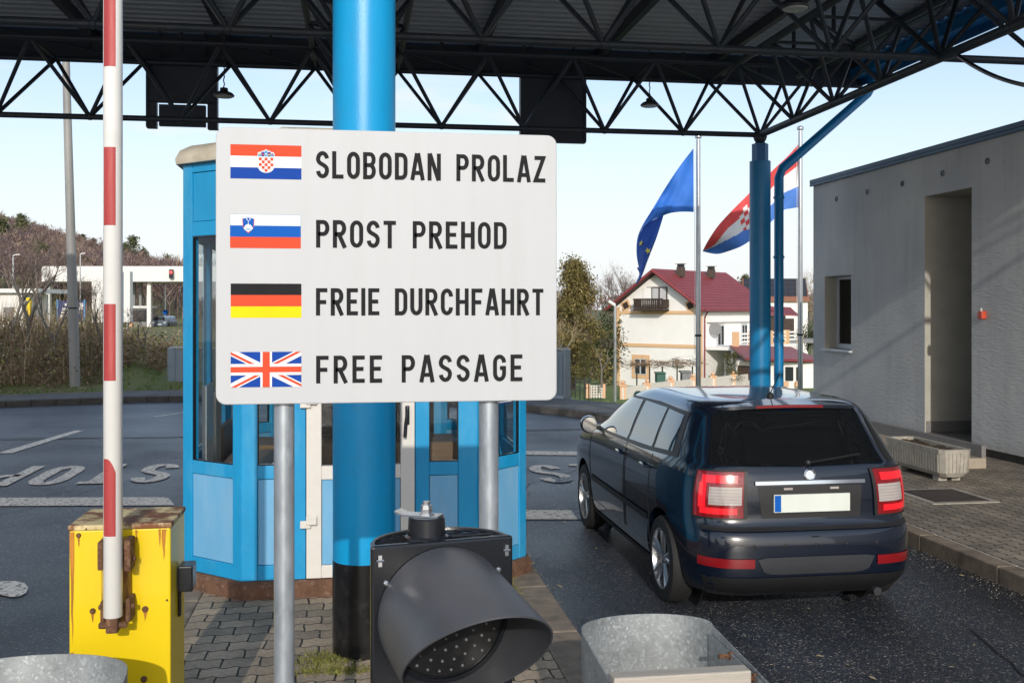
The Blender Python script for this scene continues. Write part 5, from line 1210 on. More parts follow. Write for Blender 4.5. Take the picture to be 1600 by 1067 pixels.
# ------------------------------------------------------------------ left lamp post, grey parapets
p = P(117.5, 607, 24.7); q = P(102, 60, 24.7)
t = thing('lamp_post', (p.x, p.y, KZ), 'tall weathered steel lamp post on the verge, left of the barrier arm', 'lamp post')
mid = Vector((p.x, p.y, KZ)).lerp(q, .23)
MB().tube((p.x,p.y,KZ-.05), mid, .125, .118, 16).build('base_section', M['lampconc'], t, smooth=50)
MB().tube(mid, q, .115, .085, 16).build('mast', M['lampconc'], t, smooth=50)
MB().tube(mid-Vector((0,0,.02)), mid+Vector((0,0,.015)), .128, .122, 16).build('joint_ring', M['lamp'], t)
MB().box((p.x-.35,p.y-.35,KZ-.05),(p.x+.35,p.y+.35,KZ+.03)).build('footing', M['conc'], t)
def parapet(pa, pb, h_, label):
    a = Vector(pa); c = Vector(pb); ux = (c-a); L_ = ux.length; ux.normalize(); nn = UZ.cross(ux).normalized()
    t = thing('parapet', (a.x, a.y, a.z), label, 'railing', 'grey parapets beside the road')
    b = MB(); b.obox(a, ux, nn, UZ, (0,-.04,0), (L_,.04,h_)); k = 0
    while k*.22 < L_-.1: b.obox(a, ux, nn, UZ, (k*.22+.06,-.055,.06), (k*.22+.09,.055,h_-.08)); k += 1
    b.build('panel', M['barrier_grey'], t)
    b = MB(); b.obox(a, ux, nn, UZ, (-.12,-.07,-.1), (-.001,.07,h_+.02)); b.build('end_post', M['barrier_grey'], t, bevel=.02)
    b = MB(); b.obox(a, ux, nn, UZ, (-.02,-.08,h_+.021), (L_,.08,h_+.06)); b.build('rail', M['frame'], t)
parapet(P(270,600,26.2), P(360,598,27.5), .90, 'grey ribbed metal parapet left of the booth')
parapet(P(884,619,22.5), P(800,612,25.5), 1.0, 'grey ribbed metal parapet right of the booth')

# ------------------------------------------------------------------ vegetation
def rv(n, s=1.): return RNG.normal(size=(n, 3))*s
def unit(v): return v/np.maximum(1e-9, np.linalg.norm(v, axis=-1, keepdims=True))
def leaves(c, size, flat_=.0):            # random leaf triangles at the centres
    n = len(c); a = unit(RNG.normal(size=(n, 3))); b_ = unit(np.cross(a, RNG.normal(size=(n, 3)))); s = (size*RNG.uniform(.6, 1.4, n))[:, None]
    return np.stack([c-a*s*.5, c+a*s*.5+b_*s*.2, c+b_*s*.6], 1)
def twigtris(p0, p1, w_):
    d = unit(p1-p0); s = unit(np.cross(d, RNG.normal(size=p0.shape)))*np.asarray(w_).reshape(-1, 1)
    return np.stack([p0-s, p0+s, p1], 1)
def bare_template(seed, depth=5, spread=.55, up=.25):
    rg = random.Random(seed); segs = []
    def grow(p, d, ln, r_, lev):
        q = p+d*ln; segs.append((p, q, r_, r_*.7, lev))
        if lev == 0: return
        for k in range(rg.choice((2, 3, 3)) if lev > 1 else 4):
            v = Vector((rg.gauss(0, 1), rg.gauss(0, 1), rg.gauss(0, 1))); v = v-d*v.dot(d); v.normalize()
            nd_ = (d+v*spread*rg.uniform(.6, 1.3)+Vector((0,0,up))).normalized()
            grow(p.lerp(q, rg.uniform(.65, 1.0)), nd_, ln*rg.uniform(.6, .82), r_*.6, lev-1)
    grow(Vector((0,0,0)), Vector((0,0,1)), .30, .016, depth)
    hmax = max(s[1].z for s in segs)
    return [(a/hmax, b_/hmax, r0/hmax, r1/hmax, l_) for a, b_, r0, r1, l_ in segs]
TPL = [bare_template(s, 5, .6, .2) for s in range(6)]
def tpl_tris(tp, minr=.0):
    p0 = np.array([t[0] for t in tp]); p1 = np.array([t[1] for t in tp]); r_ = np.array([max(t[2], minr) for t in tp]); return p0, p1, r_
def bare_tree(p, H, Wd, k, m, label, group=None, name='bare_tree', minr=.0):
    t = thing(name, p, label, 'tree', group); base = Vector(p); tr = MB(); tw0 = []; tw1 = []; twr = []
    rot = Matrix.Rotation(RNG.uniform(0, 6.28), 3, 'Z')
    for a, c, r0, r1, l_ in TPL[k % 6]:
        A3 = rot@Vector((a.x*Wd, a.y*Wd, a.z*H)); C3 = rot@Vector((c.x*Wd, c.y*Wd, c.z*H))
        if l_ >= 3: tr.tube(base+A3, base+C3, max(r0*H, minr), max(r1*H, minr), 6, cap=False)
        else: tw0.append(base+A3); tw1.append(base+C3); twr.append(max(r0*H*.8, minr*.6))
    tr.build('trunk', M['barkg'], t, smooth=60)
    p0 = np.array([tuple(x) for x in tw0]); p1 = np.array([tuple(x) for x in tw1]); r_ = np.array(twr)
    ex0 = np.repeat(p1, 3, 0); ex1 = ex0+RNG.normal(size=ex0.shape)*H*.035+np.array([0,0,H*.02])
    soup('crown', np.concatenate([twigtris(p0, p1+(p1-p0)*.3, r_), twigtris(ex0, ex1, np.repeat(r_*.6, 3))]), m, t)
    return t
def conifer(p, H, Wd, m, label, n=5000, size=.35, cat='tree', name='conifer', irregular=.35, group=None):
    t = thing(name, p, label, cat, group); base = np.array(p)
    MB().tube(Vector(p)-Vector((0,0,.3)), Vector(p)+Vector((0,0,H*.95)), H*.022, H*.004, 8).build('trunk', M['bark'], t, smooth=60)
    # clumps along whorled boughs
    nb = 70; cs = []; lb = MB()
    for i in range(nb):
        z = RNG.uniform(.06, 1)**.85; r_ = Wd*.5*(1-z)**.75*(1+RNG.normal()*irregular*.6)+.05; a = RNG.uniform(0, 6.283)
        for s in np.linspace(.25, 1, 5): cs.append((r_*s*math.cos(a), r_*s*math.sin(a), H*(z-.05*s*s+.02*RNG.normal()), .10+.10*(1-abs(s-.7))))
        lb.tube(Vector(p)+Vector((0,0,H*z)), Vector(p)+Vector((r_*math.cos(a), r_*math.sin(a), H*(z-.05))), H*.004, H*.001, 4, cap=False)
    lb.build('limbs', M['bark'], t)
    cs = np.array(cs); ix = RNG.integers(0, len(cs), n); c = cs[ix]
    pts = base+c[:, :3]+RNG.normal(size=(n, 3))*(c[:, 3]*Wd*.40)[:, None]*np.array([1,1,.6])
    soup('crown', leaves(pts, size), m, t); return t
def blob_shrub(p, H, Wd, m, label, n=1500, size=.16, name='shrub', cat='shrub', group=None):
    t = thing(name, p, label, cat, group); base = np.array(p)
    b = MB()
    for i in range(9):
        a = RNG.uniform(0, 6.28); e = Vector(p)+Vector((math.cos(a)*Wd*.35*RNG.random(), math.sin(a)*Wd*.35*RNG.random(), H*RNG.uniform(.5, .9))); b.tube(Vector(p)-Vector((0,0,.1)), e, .03, .01, 5)
    b.build('stems', M['bark'], t)
    k = 26; cc_ = unit(RNG.normal(size=(k, 3)))*RNG.uniform(.4, 1, (k, 1))*np.array([Wd*.40, Wd*.40, H*.42])+np.array([0,0,H*.5])
    pts = base+cc_[RNG.integers(0, k, n)]+RNG.normal(size=(n, 3))*np.array([Wd*.11, Wd*.11, H*.10])
    pts[:, 2] = np.maximum(pts[:, 2], base[2]+.02); soup('foliage', leaves(pts, size), m, t); return t
# hillside wood
def zg(x, y): return ground_z(x, y, 60)
tt = []; mi = []; cnt = 0
for _ in range(2300):
    D = 170+310*RNG.random()**.8; px = RNG.uniform(-220, 470); X = (px-800)/F*D; x = X*CY+D*SY; y = -X*SY+D*CY
    z = zg(x, y); H = RNG.uniform(8, 13)*(1 if px < 330 else .7)
    if px > 380 and RNG.random() < .5: continue
    p0, p1, r_ = tpl_tris(TPL[cnt % 6]); a = RNG.uniform(0, 6.28); ca, sa = math.cos(a), math.sin(a); Wd = H*RNG.uniform(1.0, 1.6)
    sel = RNG.random(len(p0)) < .62
    f0 = p0[sel]; f1 = p1[sel]; rr_ = np.maximum(r_[sel]*H*.9, .075)
    def tf(q): return np.stack([x+(q[:, 0]*ca-q[:, 1]*sa)*Wd, y+(q[:, 0]*sa+q[:, 1]*ca)*Wd, z-.5+q[:, 2]*H], 1)
    g0, g1 = tf(f0), tf(f1); g1 = g1+(g1-g0)*.25
    k = twigtris(g0, g1, rr_); tt.append(k); cnt += 1; mi += [int(RNG.choice([0,0,1,2,2]))]*len(k)
allt = np.concatenate(tt); tag(soup('woodland', allt, [M['hillt'], M['hillt2'], M['hillt3']], mi=mi), 'brown leafless wood covering the hillside on the left', 'wood', kind='stuff')
for i, (px, D, H, lab) in enumerate(((33,330,19,'broad pine on the hill left of the lamp post, standing above the bare wood'),(128,420,17,'flat topped pine on the skyline just right of the lamp post'),(146,430,17,'pine at the hill skyline immediately left of the barrier arm'),(208,390,24,'tallest rounded pine on the hill skyline right of the barrier arm'),(224,400,19,'smaller pine close beside the tallest skyline pine'),(196,380,19,'pine half hidden behind the barrier arm edge'),(262,430,20,'lone dark pine standing out on the skyline near the booth'),(250,400,14,'low pine just left of the lone dark pine'),(3,300,18,'pine at the far left edge of the hill'),(64,235,17,'dark fir low on the hill left of the lamp post'),(103,210,13,'fir directly behind the white station roof'),(133,215,14,'fir beside the distant lamp right of the lamp post'))):
    X = (px-800)/F*D; x = X*CY+D*SY; y = -X*SY+D*CY
    conifer((x, y, zg(x, y)), H*.74, H*.52, M['hillc'], lab, 2200, .75, group='conifers on the hillside')
# bramble thicket on the bank
N = 30000; pts = []
ii = RNG.integers(50, len(K)-1, N)
kk = np.array(K); nrm = np.array([tuple(knorm(i)) for i in range(len(K))])
fr = RNG.random((N, 1)); base = kk[ii]*(1-fr)+kk[np.minimum(ii+1, len(K)-1)]*fr; nn = nrm[ii]
dd = RNG.uniform(2.6, 15, N)**1.0; xy = base+nn*dd[:, None]
def keep(xy, lo=-120, hi=300):
    px = 800+F*(xy[:, 0]*CY-xy[:, 1]*SY)/(xy[:, 0]*SY+xy[:, 1]*CY); return (px > lo) & (px < hi)
k_ = keep(xy); xy = xy[k_]; dd = dd[k_]
pxs = 800+F*(xy[:, 0]*CY-xy[:, 1]*SY)/(xy[:, 0]*SY+xy[:, 1]*CY)
gz = np.array([ground_z(a[0], a[1], d_) for a, d_ in zip(xy, dd)])
k2_ = (dd > np.where(pxs > 168, 5.2, 3.2)) & (pxs < 262); xy, dd, gz, pxs = xy[k2_], dd[k2_], gz[k2_], pxs[k2_]
hh = RNG.uniform(.18, .62, len(xy))*np.where(pxs > 168, .8, 1)*np.where(pxs < 165, 1.1, .85)*np.clip(dd/5, .35, 1)
p0 = np.column_stack([xy, gz]); p1 = p0+np.column_stack([RNG.normal(size=(len(xy), 2))*.30, hh])
p2 = p1+np.column_stack([RNG.normal(size=(len(xy), 2))*.35, RNG.normal(size=len(xy))*.14])
tris = [twigtris(p0, p1, .010), twigtris(p1, p2, .007)]
jj = RNG.integers(0, len(xy), 900); q0 = p0[jj]; q1 = q0+np.column_stack([RNG.normal(size=(900, 2))*.25, RNG.uniform(.8, 1.7, 900)*np.where(pxs[jj] < 168, 1.1, .45)]); tris.append(twigtris(q0, q1, .016)); tris.append(twigtris((q0+q1)/2, q1+RNG.normal(size=(900, 3))*.3, .009))
lfc = p1[RNG.integers(0, len(p1), 15000)]+RNG.normal(size=(15000, 3))*np.array([.28,.28,.26]); lfc[:, 2] = np.maximum(lfc[:, 2], .2)
t2 = np.concatenate(tris); lv_ = leaves(lfc, .09)
mi = np.r_[np.where(RNG.random(len(t2)) < .40, 2, 0), np.where(RNG.random(len(lv_)) < .40, 1, np.where(RNG.random(len(lv_)) < .5, 2, 0))]
tag(soup('bramble_thicket', np.concatenate([t2, lv_]), [M['twig2'], M['bramleaf'], M['drygrass']], mi=mi), 'tangled brown bramble thicket on the bank behind the left road', 'thicket', kind='stuff')
# grass along the verge
N = 26000; ii = RNG.integers(24, len(K)-1, N); fr = RNG.random((N, 1)); base = kk[ii]*(1-fr)+kk[np.minimum(ii+1, len(K)-1)]*fr
dd = RNG.uniform(1.75, 9, N); xy = base+nrm[ii]*dd[:, None]; k_ = keep(xy, -60, 1290); xy = xy[k_]; dd = dd[k_]
gz = np.array([ground_z(a[0], a[1], d_) for a, d_ in zip(xy, dd)]); p0 = np.column_stack([xy, gz-.01]); p1 = p0+np.column_stack([RNG.normal(size=(len(xy), 2))*.05, RNG.uniform(.03, .09, len(xy))])
tag(soup('verge_grass', twigtris(p0, p1, .012), M['grass']), 'short green grass along the verge', 'grass', kind='stuff')
# moss and weeds in the island joints
mp_ = []
for cxm, cym, n_, sx_, sy_ in ((-.16,5.72,900,.09,.07),(-.12,5.55,500,.13,.03),(.0,5.50,300,.15,.02),(1.1,7.0,160,.02,.16),(.95,4.9,200,.15,.02),(.9,4.5,160,.2,.02)):
    c = np.column_stack([RNG.normal(size=n_)*sx_+cxm, RNG.normal(size=n_)*sy_+cym, np.full(n_, KZ+.001)]); mp_.append(twigtris(c, c+RNG.normal(size=(n_, 3))*np.array([.008,.008,0])+np.column_stack([np.zeros((n_, 2)), RNG.uniform(.006, .022, n_)]), .003))
tag(soup('moss', np.concatenate(mp_), M['bramleaf']), 'green moss in the paving joints at the foot of the blue column', 'moss', kind='stuff')
# fallen leaves and grit
n_ = 420; c = np.column_stack([RNG.uniform(-6, 4.7, n_), RNG.uniform(2.5, 15, n_)**1.0, np.full(n_, .012)])
e_ = RNG.random(n_) < .35; c[e_, 0] = 1.33+np.abs(RNG.normal(size=e_.sum()))*.12
c = c[~((c[:, 0] > -1.3) & (c[:, 0] < 1.325))]
def flatleaf(c, s_):
    n = len(c); a = RNG.uniform(0, 6.28, n); d1 = np.column_stack([np.cos(a), np.sin(a), RNG.uniform(-.1, .35, n)]); d2 = np.column_stack([-np.sin(a), np.cos(a), RNG.uniform(-.1, .2, n)]); s_ = (s_*RNG.uniform(.5, 1.3, n))[:, None]
    return np.concatenate([np.stack([c-d1*s_, c+d2*s_*.55, c+d1*s_], 1), np.stack([c-d1*s_, c+d1*s_, c-d2*s_*.5+np.array([0,0,.002])], 1)])
tag(soup('fallen_leaves', flatleaf(c, .022), M['drygrass']), 'dry fallen leaves scattered over the asphalt', 'leaves', kind='stuff')
n_ = 2600; c = np.column_stack([4.755-np.abs(RNG.normal(size=n_))*.16, RNG.uniform(2, 14, n_), np.full(n_, .006)])
n2_ = 700; c2 = np.column_stack([RNG.uniform(-1.0, 1.05, n2_), RNG.uniform(3.6, 6.95, n2_), np.full(n2_, KZ+.004)])
tag(soup('grit', flatleaf(np.concatenate([c, c2]), .0065), M['gritm']), 'pale grit gathered along the kerb and in the paving', 'grit', kind='stuff')
# saplings in the thicket
for i, (px, D, H, lab) in enumerate(((45,27.5,4.0,'slender leafless sapling with a pale stem at the far left'),(158,28.5,2.6,'thin leafless sapling between lamp post and barrier arm'),(20,29,3.4,'leafless sapling in front of the white hut'),(85,27,3.0,'crooked leafless sapling just left of the lamp post'),(225,29,1.9,'low leafless sapling right of the barrier arm'))):
    X = (px-800)/F*D; x = X*CY+D*SY; y = -X*SY+D*CY
    bare_tree((x, y, ground_z(x, y, 4)), H, H*.75, i, M['twig'], lab, 'saplings on the bank', 'sapling', .008)

# ------------------------------------------------------------------ far border station on the left
SD = 118.
def sp_(px, py, D=SD): return P(px, py, D)
def fbox(b, pxa, pya, pxb, pyb, D, depth, m=0):
    a = P(pxa, pyb, D); c = P(pxb, pya, D); ux = Vector((CY, -SY, 0)); uy = Vector((SY, CY, 0)); L_ = (Vector((c.x, c.y, 0))-Vector((a.x, a.y, 0))).length
    b.obox(a, ux, uy, UZ, (0,0,0), (L_, depth, c.z-a.z), m)
fs_ = thing('border_station', P(180, 510, SD), 'distant white flat roofed border station with slim columns', 'building')
b = MB(); fbox(b, 65, 416, 420, 440, SD, 9); b.build('roof', M['farwhite'], fs_)
for px in (75, 233, 395):
    b = MB(); fbox(b, px-3.5, 440.1, px+2.5, 511, SD+1, .5); b.build('pillar', M['farwhite'], fs_)
b = MB(); fbox(b, 205, 480.5, 229, 511, SD+2, 3); b.build('kiosk_base', M['sgrey'], fs_)
b = MB(); fbox(b, 205, 478, 230, 481.5, SD+1.8, 3.5); b.build('kiosk_ledge', M['farwhite'], fs_)
b = MB(); fbox(b, 206, 484, 228, 502, SD+1.85, .1); b.build('kiosk_window', M['hglass'], fs_)
for px in (207, 217, 228):
    b = MB(); fbox(b, px, 441, px+4, 478, SD+4, .4); b.build('kiosk_frame', M['sgrey'], fs_)
t = thing('signal_lamp', P(267, 428, SD-.5), 'small lit red signal on the white station roof edge', 'traffic light')
b = MB(); fbox(b, 264, 421, 270, 435, SD-.6, .3); b.build('case', M['plastic'], t)
p = P(267, 425.5, SD-.65); MB().lathe(p, (-SY,-CY,0), [(.17,0),(.15,.05),(.05,.09)], 14).build('lens', M['lit_red'], t)
t = thing('notice_panel', P(188, 505, 62), 'large blank white panel seen from behind, beyond the barrier arm', 'panel')
b = MB(); fbox(b, 143, 425, 166, 504, 62, .5); fbox(b, 193, 424, 203, 504, 62, .5); b.build('panel', M['farwhite'], t, bevel=.03); b = MB(); fbox(b, 166.3, 425, 192.7, 504, 62.2, .3); b.build('backing', M['barrier_grey'], t)
b = MB(); fbox(b, 160, 504, 164, 520, 62.1, .2); fbox(b, 196, 504, 200, 520, 62.1, .2); b.build('leg', M['sgrey'], t)
t = thing('hut', P(18, 515, 75), 'white hut with a flat overhanging roof at the far left', 'building')
b = MB(); fbox(b, -60, 459, 37, 520, 75, 4); b.build('wall', M['farwhite'], t)
b = MB(); fbox(b, -70, 451, 61, 457.5, 74.5, 5); b.build('roof', M['farwhite'], t)
b = MB(); fbox(b, 5, 480, 22, 500, 74.95, .05); b.build('window', M['sgrey'], t)
b = MB(); fbox(b, 41, 465, 47, 512, 74, .3); tag(b.build('yellow_pillar', M['yellow']), 'yellow pillar beside the white hut', 'pillar')
t = thing('banner_board', P(110, 505, 70), 'dark blue framed banner board beside the lamp post', 'banner')
b = MB(); fbox(b, 90, 470, 131, 500, 70, .1); b.build('banner', M['navy'], t)
b = MB(); fbox(b, 88.5, 468, 90, 506, 69.95, .15); fbox(b, 131, 468, 132.5, 506, 69.95, .15); b.build('frame', M['s_lblue'], t)
b = MB()
for a in ((101,474,104,478),(107,473,110,478),(97,481,112,485),(96,487,106,490),(94,492,117,495.5),(108,486,120,489.5),(124,473,130,484)): fbox(b, *a, 69.9, .04)
b.build('white_print', M['s_white'], t)
def street_lamp(px, pt_y, pb_y, D, arm, label, r_=.09):
    p = P(px, pb_y, D); q = P(px, pt_y, D); t = thing('street_lamp', p, label, 'street lamp', 'distant street lamps')
    MB().tube(p, q, r_, r_*.65, 10).build('mast', M['alloy'], t, smooth=50)
    e = Vector((CY, -SY, 0))*arm
    b = MB(); b.path([q-Vector((0,0,.05)), q+e*.3+Vector((0,0,.05)), q+e+Vector((0,0,.08))], r_*.7, 6); b.build('lamp_head', M['white'], t)
street_lamp(20.5, 399, 460, 110, .75, 'street lamp with a short arm above the white hut')
street_lamp(125.5, 397, 505, 110, .5, 'street lamp rising behind the banner board')
street_lamp(258.5, 446, 507, 128, .1, 'thin lamp mast under the station roof near the distant car')
t = thing('round_sign', P(258.5, 488, 127.5), 'small blue round sign on the thin mast under the station', 'sign'); MB().lathe(P(258.5,488,127.5), (-SY,-CY,0), [(.32,0),(.32,.05)], 16).build('disc', M['s_blue2'], t)
b = MB(); fbox(b, 199, 503, 206, 511, 100, .6); tag(b.build('road_barrier', M['orange']), 'small orange and white road barrier by the station kiosk', 'barrier')
# distant car
t = thing('car', P(249, 513, 122), 'distant dark blue car arriving under the white station roof', 'car'); c = P(249, 513, 122); u = Vector((CY, -SY, 0)); fw = Vector((SY, CY, 0))
b = MB(); pr_ = [(-.88,.25),(-.88,.75),(-.80,.95),(-.62,1.38),(-.4,1.45),(.4,1.45),(.62,1.38),(.80,.95),(.88,.75),(.88,.25)]
b.prism([c+u*x+UZ*z for x, z in pr_], fw*3.9); b.build('body', M['carfar'], t, bevel=.08)
b = MB(); b.prism([c+u*x+UZ*z-fw*.02 for x, z in [(-.70,.98),(-.55,1.34),(.55,1.34),(.70,.98)]], fw*.03); b.build('windscreen', M['cglass'], t)
for sx in (-1, 1):
    b = MB(); b.obox(c, u, fw, UZ, (sx*.66-.17,-.04,.62), (sx*.66+.17,.0-.002,.76)); b.build('headlight', M['lens'], t)
    MB().lathe(c+u*(sx*.78)+fw*.7+UZ*.3, u*sx, [(.3,0),(.3,.15)], 16).build('wheel', M['tyre'], t)
b = MB(); b.obox(c, u, fw, UZ, (-.26,-.05,.40), (.26,-.002,.52)); b.build('number_plate', M['plate'], t)

# ------------------------------------------------------------------ houses beyond the right verge
th = R(40); HB = P(1098, 606, 78.); e_r = Vector((CY, -SY, 0)); e_f = Vector((SY, CY, 0))
gx = (-e_r*math.cos(th)+e_f*math.sin(th)); sxv = (e_r*math.sin(th)+e_f*math.cos(th))      # along gable (left), along side (right/away)
HW, HL = 8.0, 10.4; zE = 2.15-HB.z; zR = zE+2.75
hs_ = thing('house', HB, 'cream two storey house with red tiled roof and apricot bands behind the flags', 'house')
def hp(g_, s, z): return HB+gx*g_+sxv*s+UZ*z
b = MB(); foot = [(0,0),(HW,0),(HW,HL),(0,HL)]
b.add([hp(g_, s, -1) for g_, s in foot]+[hp(g_, s, zE) for g_, s in foot]+[hp(HW/2,0,zR), hp(HW/2,HL,zR)], [(0,1,5,8,4),(1,2,6,5),(2,3,7,9,6),(3,0,4,7)])
b.build('wall', M['hwall'], hs_)
b = MB(); oh = .75; sl = (zR-zE)/(HW/2); ov = .55
def roofp(side):
    return [(HW/2,-oh,zR+.14),(HW/2,HL+oh,zR+.14),(HW/2+side*(HW/2+ov),HL+oh,zE-ov*sl+.14),(HW/2+side*(HW/2+ov),-oh,zE-ov*sl+.14)]
for side in (-1, 1): b.prism([hp(*q) for q in roofp(side)], UZ*.14)
n = 14
for side in (-1, 1):
    for k in range(1, n):
        t = k/n; q = [HW/2+side*(HW/2+ov)*t, zR+.28+(zE-ov*sl-zR)*t]
        b.tube(hp(q[0], -oh+.02, q[1]), hp(q[0], HL+oh-.02, q[1]), .035, n=5)
rf = b.build('roof', M['hroof'], hs_)
b = MB(); q_ = roofp(-1); b.path([hp(*q_[3])+UZ*.0-gx*.06, hp(*q_[2])-gx*.06], .08, 8); b.build('gutter', M['hroof'], rf)
b = MB(); a_ = hp(-.45, -.1, zE-.35); b.path([a_, hp(-.1, .15, zE-.8), hp(-.08, .15, -.5)], .06, 8); b.build('drainpipe', M['hroof'], hs_)
b = MB()
for side in (-1, 1): a, _, _, c = roofp(side); b.path([hp(*a)-UZ*.02-sxv*.05, hp(*c)-UZ*.02-sxv*.05], .13, 6)
b.build('bargeboard', M['hroof'], rf)
b = MB()
for side in (-1, 1):
    q = roofp(side); b.prism([hp(x, s, z-.10) for x, s, z in q], UZ*.06)
b.build('soffit', M['wood'], hs_)
for s, hh_ in ((2.0, .55), (6.9, .5)):
    b = MB(); b.obox(hp(HW/2-.9, s, zR-.3), gx, sxv, UZ, (-.26,-.24,0), (.26,.24,.3+hh_-.12)); ch = b.build('chimney', M['bark'], rf)
    b = MB(); b.obox(hp(HW/2-.9, s, zR+hh_-.115), gx, sxv, UZ, (-.22,-.2,0), (.22,.2,.25)); b.build('chimney_vent', M['lamp'], ch)
    b = MB(); b.obox(hp(HW/2-.9, s, zR+hh_+.14), gx, sxv, UZ, (-.36,-.3,0), (.36,.3,.05)); b.build('chimney_cap', M['conc'], ch)
def gbox(b, g0, g1, z0, z1, d0=.02, d1=.08, m=0): b.obox(HB, gx, -sxv, UZ, (g0, d0, z0), (g1, d1, z1), m)
b = MB(); ZF2, ZF1 = P(1030,488,80).z-HB.z, P(1030,540,80).z-HB.z
gbox(b, .0, HW-.0, ZF2-.14, ZF2+.12); gbox(b, 0, HW, ZF1-.14, ZF1+.12); gbox(b, HW-.45, HW+.0, -.8, ZF1-.141); gbox(b, HW-.45, HW, ZF1+.121, ZF2-.141); gbox(b, HW-.45, HW, ZF2+.121, zE); gbox(b, 0, .40, -.8, ZF1-.141); gbox(b, 0, .40, ZF1+.121, ZF2-.141); gbox(b, 0, .40, ZF2+.121, zE)
b.build('apricot_bands', M['band'], hs_)
def hwin(g0, g1, z0, z1, side=False, frame_m='frame', trim=True):
    O_, e1, nn_ = (HB, gx, -sxv) if not side else (HB, sxv, -gx)
    b = MB()
    if trim: b.obox(O_, e1, nn_, UZ, (g0-.28,.02,z0-.3), (g1+.28,.06,z1+.32))
    else: b.obox(O_, e1, nn_, UZ, (g0-.08,.02,z0-.08), (g1+.08,.06,z1+.08))
    wo = b.build('window', M['band'] if trim else M['frame'], hs_)
    b = MB(); b.obox(O_, e1, nn_, UZ, (g0,.061,z0), (g1,.09,z1)); b.build('frame', M['frame'], wo)
    b = MB(); h2 = (g1-g0)/2
    for k in range(2): b.obox(O_, e1, nn_, UZ, (g0+k*h2+.07,.0905,z0+.07), (g0+(k+1)*h2-.07,.1,z1-.07))
    b.build('pane', M['hglass'], wo)
hwin(5.0, 6.1, ZF1-2.35, ZF1-1.1)
# balcony with door in the gable
b = MB(); gbox(b, 3.1, 5.0, ZF2+.35, ZF2+2.0, .02, .06); bw = b.build('balcony_door', M['wood'], hs_)
b = MB(); gbox(b, 3.2, 3.75, ZF2+.45, ZF2+1.9, .061, .08); gbox(b, 3.9, 4.45, ZF2+.45, ZF2+1.9, .061, .08); b.build('curtain', M['curtain'], bw); b = MB(); gbox(b, 4.55, 5.3, ZF2+.45, ZF2+1.95, .061, .09); b.build('shutter', M['hwall'], bw)
b = MB(); g0, g1 = 2.9, 5.6; gbox(b, g0, g1, ZF2+.12, ZF2+.26, .09, 1.1)
gbox(b, g0, g1, ZF2+.95, ZF2+1.08, 1.0, 1.1); gbox(b, g0, g1, ZF2+.36, ZF2+.46, 1.0, 1.1)
k = g0
while k < g1-.05: gbox(b, k+.02, k+.15, ZF2+.261, ZF2+.949, 1.02, 1.06); k += .19
for g_ in (g0, g1-.1): gbox(b, g_, g_+.1, ZF2+.36, ZF2+1.0, .1, .99)
b.build('balcony', M['wood'], hs_)
for g_ in (1.05, 6.95):
    b = MB(); c = hp(g_, 0, zE+.15)-sxv*.02
    for r_, m, dd_ in ((.56, M['band'], .0), (.34, M['wood'], .05)):
        b = MB(); b.prism([c-sxv*dd_+gx*(r_*math.cos(R(a)))+UZ*(r_*math.sin(R(a))) for a in (20, 110, 200, 290)], -sxv*.045)
        if dd_ == 0: vo_ = b.build('attic_vent', m, hs_); vo_.rotation_euler = (0,0,0)
        else: b.build('vent_opening', m, vo_)
# side with upper terrace, arch and annex
hwin(2.2, 3.2, ZF2-2.6, ZF2-1.0, True, trim=False); hwin(6.2, 7.1, ZF2-2.6, ZF2-1.0, True, trim=False)
b = MB(); b.obox(HB, sxv, -gx, UZ, (.5,.02,ZF2-.75), (HL-.5,.3,ZF2-.3)); b.build('awning_case', M['hwall'], hs_)
b = MB(); TW = 2.6; b.obox(HB, sxv, -gx, UZ, (.3,.02,ZF1-.25), (HL+2,TW,ZF1)); ter = b.build('terrace', M['hwall'], hs_)
b = MB()
for s in (.3, 2.9, 6.0, 9.0, 11.6): b.obox(HB, sxv, -gx, UZ, (s,TW-.3,ZF1+.002), (s+.6,TW,ZF1+1.15))
b.build('terrace_pier', M['band'], ter)
b = MB()
for z in (.3, .6, .9): b.obox(HB, sxv, -gx, UZ, (.9,TW-.14,ZF1+z), (HL+1.5,TW-.05,ZF1+z+.14))
b.build('terrace_rail', M['hwall'], ter)
b = MB(); ar = [(.0,-.8),(.0,1.2)]+[(1.35-1.35*math.cos(R(a)), 1.2+.75*math.sin(R(a))) for a in range(15, 180, 15)]+[(2.7,1.2),(2.7,-.8)]
b.obox(HB, sxv, -gx, UZ, (.3,TW-.35,-.8), (HL+2,TW-.05,ZF1-.251)); b.build('porch_wall', M['hwall'], hs_)
b = MB(); b.prism([HB+sxv*(1.0+s)-gx*(TW-.049)+UZ*z for s, z in ar], -gx*.05); b.build('arch_opening', M['wood'], hs_)
b = MB(); b.prism([HB+sxv*(1.3+s*.78)-gx*(TW+.002)+UZ*z*.92 for s, z in ar], -gx*.03); b.build('arch_glass', M['brick'], hs_)
dsh = HB+sxv*1.3-gx*.35+UZ*(ZF2-1.3); 
t = thing('satellite_dish', dsh, 'grey satellite dish on the side wall of the cream house', 'dish'); MB().lathe(dsh, (-e_f-e_r*.1+UZ*.3), [(.04,0),(.28,.03),(.48,.10),(.49,.11),(.27,.05),(.03,.02)], 24).build('dish', M['sgrey'], t, smooth=60); MB().tube(dsh, dsh+gx*.36, .04).build('arm', M['lamp'], t)
